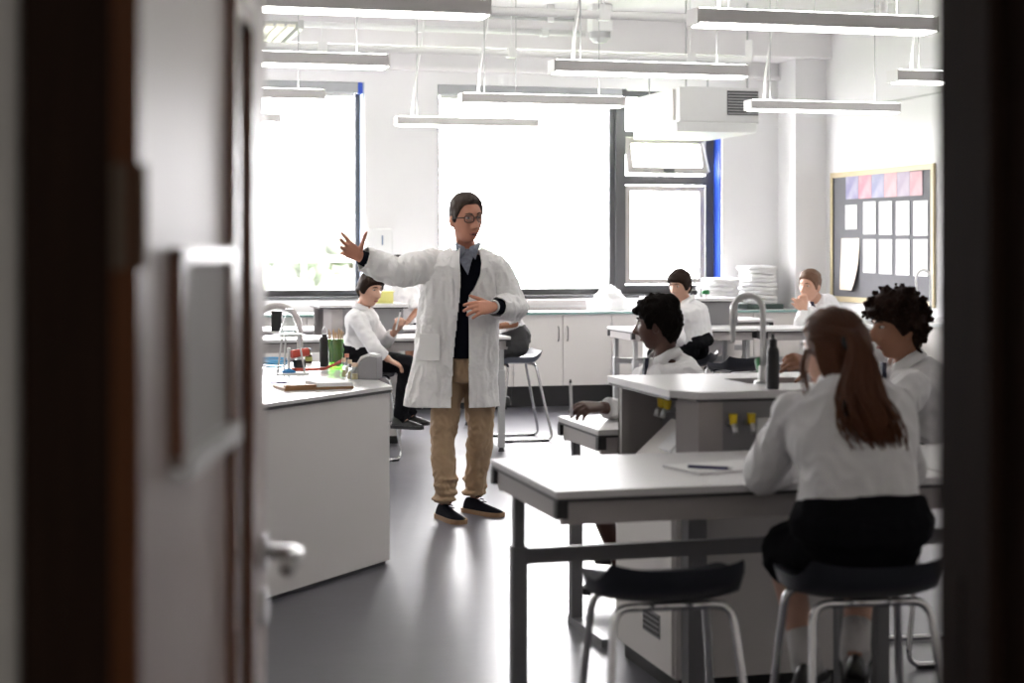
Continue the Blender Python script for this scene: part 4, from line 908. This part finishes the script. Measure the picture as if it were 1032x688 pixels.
for q, pts in ((-1, [J(463.5, 250, -.10), J(455, 258, -.135), J(453, 268, -.17), J(457.5, 270, -.185), J(455, 275, -.19), J(463.5, 300, -.195), J(464, 280, -.18), J(463, 262, -.15)]), (1, [J(483, 250, -.10), J(491, 258, -.13), J(494, 268, -.165), J(488.5, 270, -.185), J(490, 276, -.19), J(473, 303, -.2), J(484, 280, -.18), J(486, 262, -.15)])):
    g = MB(); n = len(pts); c = sum(pts, V((0,0,0)))/n + V((0,-.008,0)); P = [p + V((0,-.024,0)) for p in pts]
    g.add(P + [c], [(i, (i+1) % n, n) for i in range(n)]).build('lapel', COAT, co, True, solid=.005)
g = MB(); c = J(433, 350, -.155); g.obox(c, .13, .006, .15, Matrix.Rotation(R(-24), 3, 'Z')).build('pocket', COAT, co, bevel=.003)
for py in (318, 348, 378): MB().ball(J(edge_px(py)[0]-3.5, py, -.178), (.006, .003, .006), None, 10, 6).build('button', WHITE, co)
# dark cuffs and wristwatch
for w_, e_, nm in ((wL, eL, 'jumper_cuff'), (wR, eR, 'jumper_cuff')):
    dv = (w_-e_).normalized(); MB().cone(w_ - dv*.06, w_ - dv*.004, .044, .041, 18).build(nm, NAVY, t.e, True)
dv = (wR-eR).normalized(); u = dv.orthogonal().normalized(); v_ = dv.cross(u)
wo = MB().tube([wR + dv*.006 + (u*math.cos(a) + v_*math.sin(a))*.033 for a in [2*math.pi*k/20 for k in range(20)]], .006, 8, True).build('wristwatch', STEEL, t.e, smooth=True)
for h0, tp in (((J(443.5, 505, -.08)), J(462, 520, -.3)), (J(470, 500, .12), J(500, 506, -.06))):
    so = t.shoe(h0, tp, SHOE, SOLE, .29, .052, .088)
    f = V((tp.x-h0.x, tp.y-h0.y, 0)).normalized(); x = V((f.y,-f.x,0))
    for q in range(3): c = V((h0.x,h0.y,0)) + f*(.10+.022*q) + V((0,0,.091-.012*q)); MB().tube([c - x*.022, c + V((0,0,.006)), c + x*.022], .003, 6).build('lace', SHOE, so)
# ---- the pupils
def pupil(label, px, d, skin, head, neck, pel, sL, sR, arms, legs, vx=.009, ks=.9, bottoms='trousers', bmat=None, collar_f=None, tie=None, bend=V((0,0,0)), lips=LIP, hairm=HDARK, sleeves=None, shirtw=1.0, sock=None, eyes=True):
    f = Fig(label, px, d, skin, vx); J = f.J; N, P_, A, B = J(*neck), J(*pel), J(*sL), J(*sR)
    f.head(J(*head[:3]), *head[3:7], N, .046)
    f.torso(f.body, P_, N, A, B, TORSO, ks*.84, bend); g = MB(); f.torso(g, P_, N, A, B, [(t_, a*shirtw, b*shirtw) for t_, a, b in TORSO[:-1]] + [(1.03, .066, .064)], ks*1.05, bend)
    for i, (sh, el, wr, hd, dorsal, side, curl, thumb) in enumerate(arms):
        S_, E_, W_ = (J(*sh), J(*el), J(*wr)); f.arm(f.body, S_, E_, W_, .036*ks, .034*ks, .026*ks); f.hand(W_, J(*hd)-W_, V(dorsal), side, curl, thumb, .09, ks*.93)
        short = sleeves and sleeves[i]; cf = (E_*.75+W_*.25) if short else W_ + (E_-W_).normalized()*.03
        g.ball(S_, .066*ks, None, 16, 10); g.cone(S_, E_, .068*ks, .056*ks, 16)
        if short: g.cone(E_ - (E_-S_).normalized()*.06, E_, .066*ks, .066*ks, 16)
        else: g.ball(E_, .056*ks, None, 16, 10); g.cone(E_, cf, .056*ks, .043*ks, 16)
    f.cloth(g, 'shirt', SHIRT, .011, 11, vx, 3, px % 7, V((1,1,.8)))
    q = MB(); bm_ = bmat or BLK; ax = (B-A).normalized()
    f.torso(q, P_, N, A, B, ([(-.19,.14,.11)] if bottoms == 'skirt' else []) + [(-.10,.15,.115),(-.04,.175,.132),(.06,.178,.134),(.16,.163,.122),(.22,.158,.118)], ks*1.07, bend)
    for hp, kn, an, to in legs:
        h_, k_, a_, t_ = J(*hp), J(*kn), J(*an), J(*to)
        f.arm(f.body, h_, k_, a_, .068*ks, .050*ks, .034*ks, False)
        fd = V((t_.x-a_.x, t_.y-a_.y, 0)).normalized(); lo = (a_.z - .085) > .06
        f.body.cap(a_, a_ + fd*.055 - V((0,0,.065)), .034*ks, .022*ks)
        if bottoms == 'trousers': q.ball(h_, .088*ks, None, 16, 10); q.cone(h_, k_, .09*ks, .068*ks, 16); q.ball(k_, .068*ks, None, 16, 10); q.cone(k_, a_ + (a_-k_).normalized()*.02, .068*ks, .058*ks, 16)
        else: q.ball(h_, .098*ks, None, 18, 11); q.cone(h_, k_*.9+h_*.1, .10*ks, .092*ks, 18)
        so = f.shoe(a_ - fd*.06, a_ + fd, BSHOE, BLACK, .25*ks, .042, .09); so.location.z = max(0, a_.z - .095)
        if bottoms == 'trousers': MB().tube([a_ + (k_-a_).normalized()*.06, a_ + V((0,0,.01)), a_ + fd*.05 - V((0,0,.03))], [.046*ks, .048*ks, .046*ks], 14).build('sock', BLK, f.e, True)
        if sock: MB().tube([a_ + (k_-a_).normalized()*sock, a_ + V((0,0,.01)), a_ + fd*.03 - V((0,0,.03))], [.040*ks, .043*ks, .045*ks], 16).build('sock', SOCK, f.e, True)
    if bottoms == 'skirt':                                     # cloth spanning between the thighs
        (h1, k1, *_), (h2, k2, *_) = [(J(*l[0]), J(*l[1])) for l in legs]
        for t_ in (.15, .45, .75): c1, c2 = h1*(1-t_)+k1*t_, h2*(1-t_)+k2*t_; q.cone(c1, c2, .088*ks, .088*ks, 14)
    f.cloth(q, bottoms, bm_, .006, 10, vx, 4, 3)
    f.finish(1.0, 2); f.face(hairm, eyes, .0035, lips)
    fwd_ = collar_f or (f.hM @ V((0,-1,0)))
    f.collar(N + (N-P_).normalized()*.005, N-P_, V(fwd_), .058*ks+.006, SHIRT)
    if tie:
        c = N + V(fwd_).normalized()*(.075*ks); dn = (P_-N).normalized(); sx = V(fwd_).cross(V((0,0,1))).normalized(); fn = V(fwd_).normalized()
        MB().loft([[c + dn*l + fn*(.012+o_) + sx*w_*u_ + fn*v_*.008 for u_, v_ in ((-1,-1),(1,-1),(1,1),(-1,1))] for l, w_, o_ in ((-.005,.018,.0),(.03,.013,.012),(.06,.018,.022),(.16,.028,.045),(.32,.036,.05))]).build('tie', TIE, f.e, bevel=.002)
    return f
def pen(label, p, dv, c):
    t = thing('pen', label, 'pen', p, 0); dv = V(dv).normalized(); MB().cone(-dv*.06, dv*.07, .006, .006, 10).build('barrel', c, t, smooth='auto'); MB().cone(dv*.07, dv*.085, .006, .002, 10).build('cap', BLACK, t); return t
def curls(f, g, n, r0, r1, lo, hi, line, seed):
    random.seed(seed); k = 0
    while k < n:
        a = random.uniform(0, 6.283); e = math.asin(random.uniform(-.75, 1)); p0 = head_pt(a, e)
        if p0.z < hairline(a, line) + .004: continue
        p = head_pt(a, e, random.uniform(lo, hi)*(.75+.35*S(p0.z, -.05, .1))); g.ball(f.hM @ (p*f.hk) + f.hc, random.uniform(r0, r1), None, 8, 6); k += 1

# boy seated left of the teacher
f = pupil('dark haired boy in white shirt seated left of the teacher, holding a pen', 366, 11.9, SKIN2, (373, 292.5, -.02, 46, 8, 4, .97), (366, 311, .02), (362, 356, .05), (361, 320, -.13), (371, 320, .17),
  [((360,321,-.13), (377,350,-.24), (392,362.5,-.22), (403,368,-.2), (0,-.3,1), 1, (.3,.35,.4,.4), .5), ((371,321,.16), (388,344,.14), (398,334,.05), (403,325,.0), (.5,-1,.2), -1, (.7,.8,.8,.8), .5)],
  [((363,362,-.05), (411,367,-.12), (404,418,-.06), (416,428,-.10)), ((363,362,.15), (411,366,.12), (410,414,.14), (424,424,.1))], .0095, .92, tie=None, collar_f=V((.9,-.4,0)))
f.hair(HDARK, .017, .011, 26, [(0,.050),(35,.046),(55,.030),(66,.0),(76,-.03),(90,-.03),(98,-.01),(112,-.02),(140,-.065),(180,-.075)], 1.6, seed=2)
pen('blue tipped pen in the hand of the boy left of the teacher', at(401, 324, 11.85), (.25,0,1), WHITE)
# girl behind the yellow tub
f = pupil('girl in white blouse at the table behind the yellow tub', 402, 14.7, SKIN4, (401, 271, -.03, -8, 14, 0, .93), (401, 288, .0), (404, 335, .1), (387, 294, 0), (415, 294, 0),
  [((387,295,0), (384,314,-.08), (397,325,-.28), (405,327,-.34), (0,-.2,1), 1, (.3,.3,.35,.4), .5), ((416,295,0), (421,312,-.08), (411,324,-.28), (404,328,-.36), (0,-.2,1), -1, (.3,.3,.35,.4), .5)],
  [((396,338,.08), (392,345,-.25), (392,392,-.28), (390,400,-.4)), ((411,338,.08), (413,345,-.25), (413,392,-.28), (413,400,-.4))], .010, .9, 'skirt', BLK, V((0,-1,0)), sleeves=(True, True))
f.hair(HDARK, .016, .006, 24, seed=4)
# girl behind the teacher
f = pupil('girl in charcoal skirt on the stool behind the teacher', 514, 13.25, SKIN4, (497, 280, -.02, -88, 6, 0, .9), (503, 296, 0), (519, 341, 0), (506, 303, -.13), (506, 303, .15),
  [((507,305,-.14), (519,326,-.20), (502,329,-.22), (490,331,-.22), (0,-.3,1), 1, (.3,.3,.35,.4), .5), ((505,305,.14), (511,325,.2), (494,329,.2), (484,331,.2), (0,-.3,1), -1, (.3,.3,.35,.4), .5)],
  [((522,348,-.08), (495,353,-.12), (506,398,-.10), (497,410,-.12)), ((522,348,.09), (495,353,.12), (502,400,.10), (490,410,.1))], .010, .9, 'skirt', GREYSK, V((-1,-.1,0)), sleeves=(True, True), sock=.06)
f.hair(HDARK, .018, .006, 24, seed=6)
# boy at the right-hand table
f = pupil('brown haired boy in white shirt seated beside the right island', 695, 12.9, SKIN2, (685, 289, -.02, -38, 6, 0, .94), (690, 305, .02), (699, 347, .03), (679, 315, -.12), (706, 312, .13),
  [((680,316,-.12), (684,342,-.2), (668,345,-.12), (658,346,-.06), (0,-.3,1), -1, (.3,.35,.4,.4), .5), ((706,313,.12), (711,338,.06), (692,343,.26), (680,345,.3), (0,-.3,1), 1, (.3,.35,.4,.4), .5)],
  [((694,353,-.05), (660,357,-.05), (662,408,-.02), (650,418,-.02)), ((704,353,.1), (672,356,.2), (672,404,.2), (660,414,.2))], .0095, .95, collar_f=V((-.8,-.6,0)), shirtw=1.06)
f.hair(HDARK, .020, .012, 26, [(0,.046),(35,.044),(55,.030),(66,.0),(76,-.03),(90,-.03),(98,-.01),(112,-.02),(140,-.065),(180,-.075)], 1.7, seed=3)
# boy resting his chin
f = pupil('boy with chin on his hand at the far right table', 826, 14.6, SKIN2, (816, 288.5, -.1, -42, 4, 6, 1.08), (824, 304, -.02), (846, 338, .10), (816, 315, -.14), (838, 309, .14),
  [((817,316,-.14), (806,325.5,-.42), (811,308,-.30), (809,299,-.27), (.3,-1,.1), -1, (.6,.7,.8,.8), .5), ((838,311,.14), (830,326,-.2), (810,312,-.36), (803,300,-.40), (.2,-1,.2), 1, (.25,.5,.8,.9), .5)],
  [((842,344,.05), (822,350,-.2), (822,395,-.2), (818,405,-.3)), ((850,344,.15), (836,350,-.2), (836,395,-.2), (832,405,-.3))], .0095, .98, collar_f=V((-.7,-.7,0)), tie=True)
f.hair(HLT, .008, .008, 34, top=3.4, seed=7)
# pupil with black afro hair
LINE_F = [(0,.048),(40,.044),(60,.030),(72,-.005),(84,-.025),(94,.016),(106,.0),(118,-.04),(150,-.075),(180,-.08)]
f = pupil('dark skinned pupil with black afro hair writing behind the sink island', 674, 7.15, SKIN3, (663, 327.5, .02, -112, 2, 0, .92), (670, 361, .02), (690, 441, .06), (690, 388, -.10), (648, 381, .15),
  [((690,390,-.10), (648,418,-.36), (606,410,-.56), (584,410,-.62), (-.1,-.55,.8), -1, (.45,.5,.55,.6), .5), ((650,382,.14), (628,418,.10), (612,425,-.15), (604,428,-.25), (0,-.3,1), 1, (.3,.35,.4,.4), .5)],
  [((682,462,.0), (596,490,-.22), (628,575,-.05), (615,595,-.05)), ((700,462,.15), (650,470,.25), (640,545,.25), (625,560,.25))], .0065, .93, 'skirt', BLK, V((-1,-.25,0)), tie=True, lips=LIPD, hairm=HBLACK, sock=.05)
f.hair(HBLACK, .020, .008, 34, LINE_F, 1.35, lambda g: (curls(f, g, 480, .007, .011, .010, .030, LINE_F, 5), [g.ball(f.hM @ (V((.03*math.sin(q*2.4), .045+.028*math.cos(q*1.3), .100+.012*math.sin(q*2)))*f.hk) + f.hc, random.uniform(.026,.036), None, 12, 8) for q in range(9)]), 0, .006)
pen('white pen upright in the hand of the pupil with afro hair', at(575.5, 404, 6.54), (-.03,0,1), WHITE)
# curly haired boy at the right
LINE_H = [(0,.040),(40,.036),(60,.025),(72,.0),(84,-.03),(96,-.01),(106,-.02),(118,-.05),(150,-.08),(180,-.085)]
f = pupil('boy with dark curly hair leaning in at the right edge', 916, 6.2, SKIN4, (904, 331, -.02, -78, 4, 0, .95), (913, 366, .02), (945, 452, .05), (918, 388, -.16), (908, 384, .16),
  [((919,390,-.16), (893,434,-.30), (866,448,-.36), (850,450,-.36), (0,-.3,1), -1, (.3,.35,.4,.4), .5), ((908,386,.15), (862,402,.10), (814,366,-.10), (790,362,-.22), (.1,-.8,.5), 1, (.12,.6,.75,.8), .7)],
  [((940,462,-.05), (886,478,-.1), (884,560,-.1), (868,580,-.1)), ((945,462,.15), (895,474,.2), (893,555,.2), (880,575,.2))], .0065, .96, collar_f=V((-1,-.1,0)), tie=True, hairm=HBRCURL, shirtw=1.05)
f.hair(HBRCURL, .022, .008, 30, LINE_H, 1.7, lambda g: curls(f, g, 520, .006, .011, .012, .052, LINE_H, 9), 0, .0055)
# girl with the ponytail, nearest
LINE_G = [(0,.062),(40,.056),(60,.040),(72,.010),(84,-.010),(96,.0),(108,-.02),(120,-.06),(150,-.085),(180,-.09)]
f = pupil('girl with a long chestnut ponytail seated with her back to the door', 856, 4.42, SKIN2, (842, 357, .20, -142, 6, 0, .99), (850, 396, .13), (868, 530, -.04), (803, 416, .10), (896, 420, .05),
  [((800,420,.10), (769,478,.20), (802,474,.42), (826,468,.50), (0,-.2,1), -1, (.3,.35,.4,.4), .5), ((897,424,.06), (912,474,.20), (872,470,.44), (850,466,.5), (0,-.2,1), 1, (.3,.35,.4,.4), .5)],
  [((842,548,.02), (790,560,.26), (812,662,.16), (822,690,.30)), ((890,548,.02), (868,566,.36), (862,652,.24), (862,680,.4))], .006, .98, 'skirt', BLK, V((-.3,1,0)), sock=.075, bend=V((0,-.05,0)), shirtw=1.0)
Hq = lambda x, y, z: f.hM @ (V((x, y, z))*f.hk) + f.hc
f.hair(HCHEST, .012, .003, 30, LINE_G, 1.25, None, 2, .005)
random.seed(12); g = MB()
def strand(g, pts, r):
    m_ = []
    for i in range(len(pts)-1):
        p0, p1, p2, p3 = pts[max(i-1,0)], pts[i], pts[i+1], pts[min(i+2,len(pts)-1)]
        for u_ in (0, .33, .66): m_.append(.5*((2*p1) + (p2-p0)*u_ + (2*p0-5*p1+4*p2-p3)*u_*u_ + (3*p1-p0-3*p2+p3)*u_**3))
    m_.append(pts[-1]); n_ = len(m_); g.tube(m_, [r*(1-.8*(i/(n_-1))**3)+.0006 for i in range(n_)], 6)
for k in range(190):
    sx, sy = random.gauss(0, 1), random.uniform(-1, 1); ln = random.uniform(.78, 1.06); wv = random.uniform(-4, 4)
    strand(g, [f.J(846+sx*7, 334+sy*5, .13), f.J(861+sx*2.5, 343+sy*4, .085+.008*sy), f.J(868+sx*6, 366, .035+.014*sy), f.J(870+sx*10+wv, 366+34*ln, -.035+.014*sy), f.J(878+sx*12-wv, 366+62*ln, -.085+.014*sy), f.J(889+sx*11+wv, 366+84*ln, -.105+.012*sy)], random.uniform(.0028, .0052))
tl = (f.hM.transposed() @ (f.J(860, 344, .085) - f.hc)) / f.hk; ta = math.atan2(tl.x, -tl.y); te = math.asin(max(-1, min(1, tl.z/tl.length)))
tdir = V((math.sin(ta)*math.cos(te), -math.cos(ta)*math.cos(te), math.sin(te)))
for k in range(260):                                           # strands combed back over the crown to the tie
    a = random.uniform(0, 6.283); e = random.uniform(-.35, 1.3)
    if head_pt(a, e).z < hairline(a, LINE_G) + .006: continue
    sd = V((math.sin(a)*math.cos(e), -math.cos(a)*math.cos(e), math.sin(e))); pts = []
    for q in range(7):
        v_ = sd.lerp(tdir, q/6)
        if v_.length < .15: break
        v_.normalize(); pts.append(Hq(*head_pt(math.atan2(v_.x, -v_.y), math.asin(v_.z), .0135 + .003*math.sin(k) + .006*(q/6)**3)))
    if len(pts) > 3: strand(g, pts, random.uniform(.0022, .0036))
for k in range(90):                                            # hair lying from the crown over the nape
    sx = random.uniform(-1, 1); ln = random.uniform(.7, 1.1)
    strand(g, [f.J(842+sx*22, 345, .115+.03*abs(sx)), f.J(846+sx*19, 372, .085+.03*abs(sx)), f.J(852+sx*14, 372+22*ln, .055+.02*abs(sx)), f.J(860+sx*13, 372+46*ln, .005)], random.uniform(.003, .005))
g.build('ponytail', HCHEST, f.e, True)
g = MB(); g.tube([f.J(860, 344, .085) + V((.026*math.cos(a), .016*math.sin(a), .024*math.sin(a))) for a in [2*math.pi*k/16 for k in range(16)]], .006, 8, True).build('hair_tie', BLACK, f.e, smooth=True)
g = MB()
for k in range(9):                                            # loose strands in front of the ear and down the neck
    sx = random.gauss(0, 1); strand(g, [f.J(814+sx*2, 352, .14), f.J(810+sx*2, 375+random.uniform(-5,5), .10), f.J(815+sx*3, 396+random.uniform(-4,8), .04), f.J(823+sx*4, 408+random.uniform(-4,10), .02)], .0017)
g.build('loose_strands', HCHEST, f.e, True)
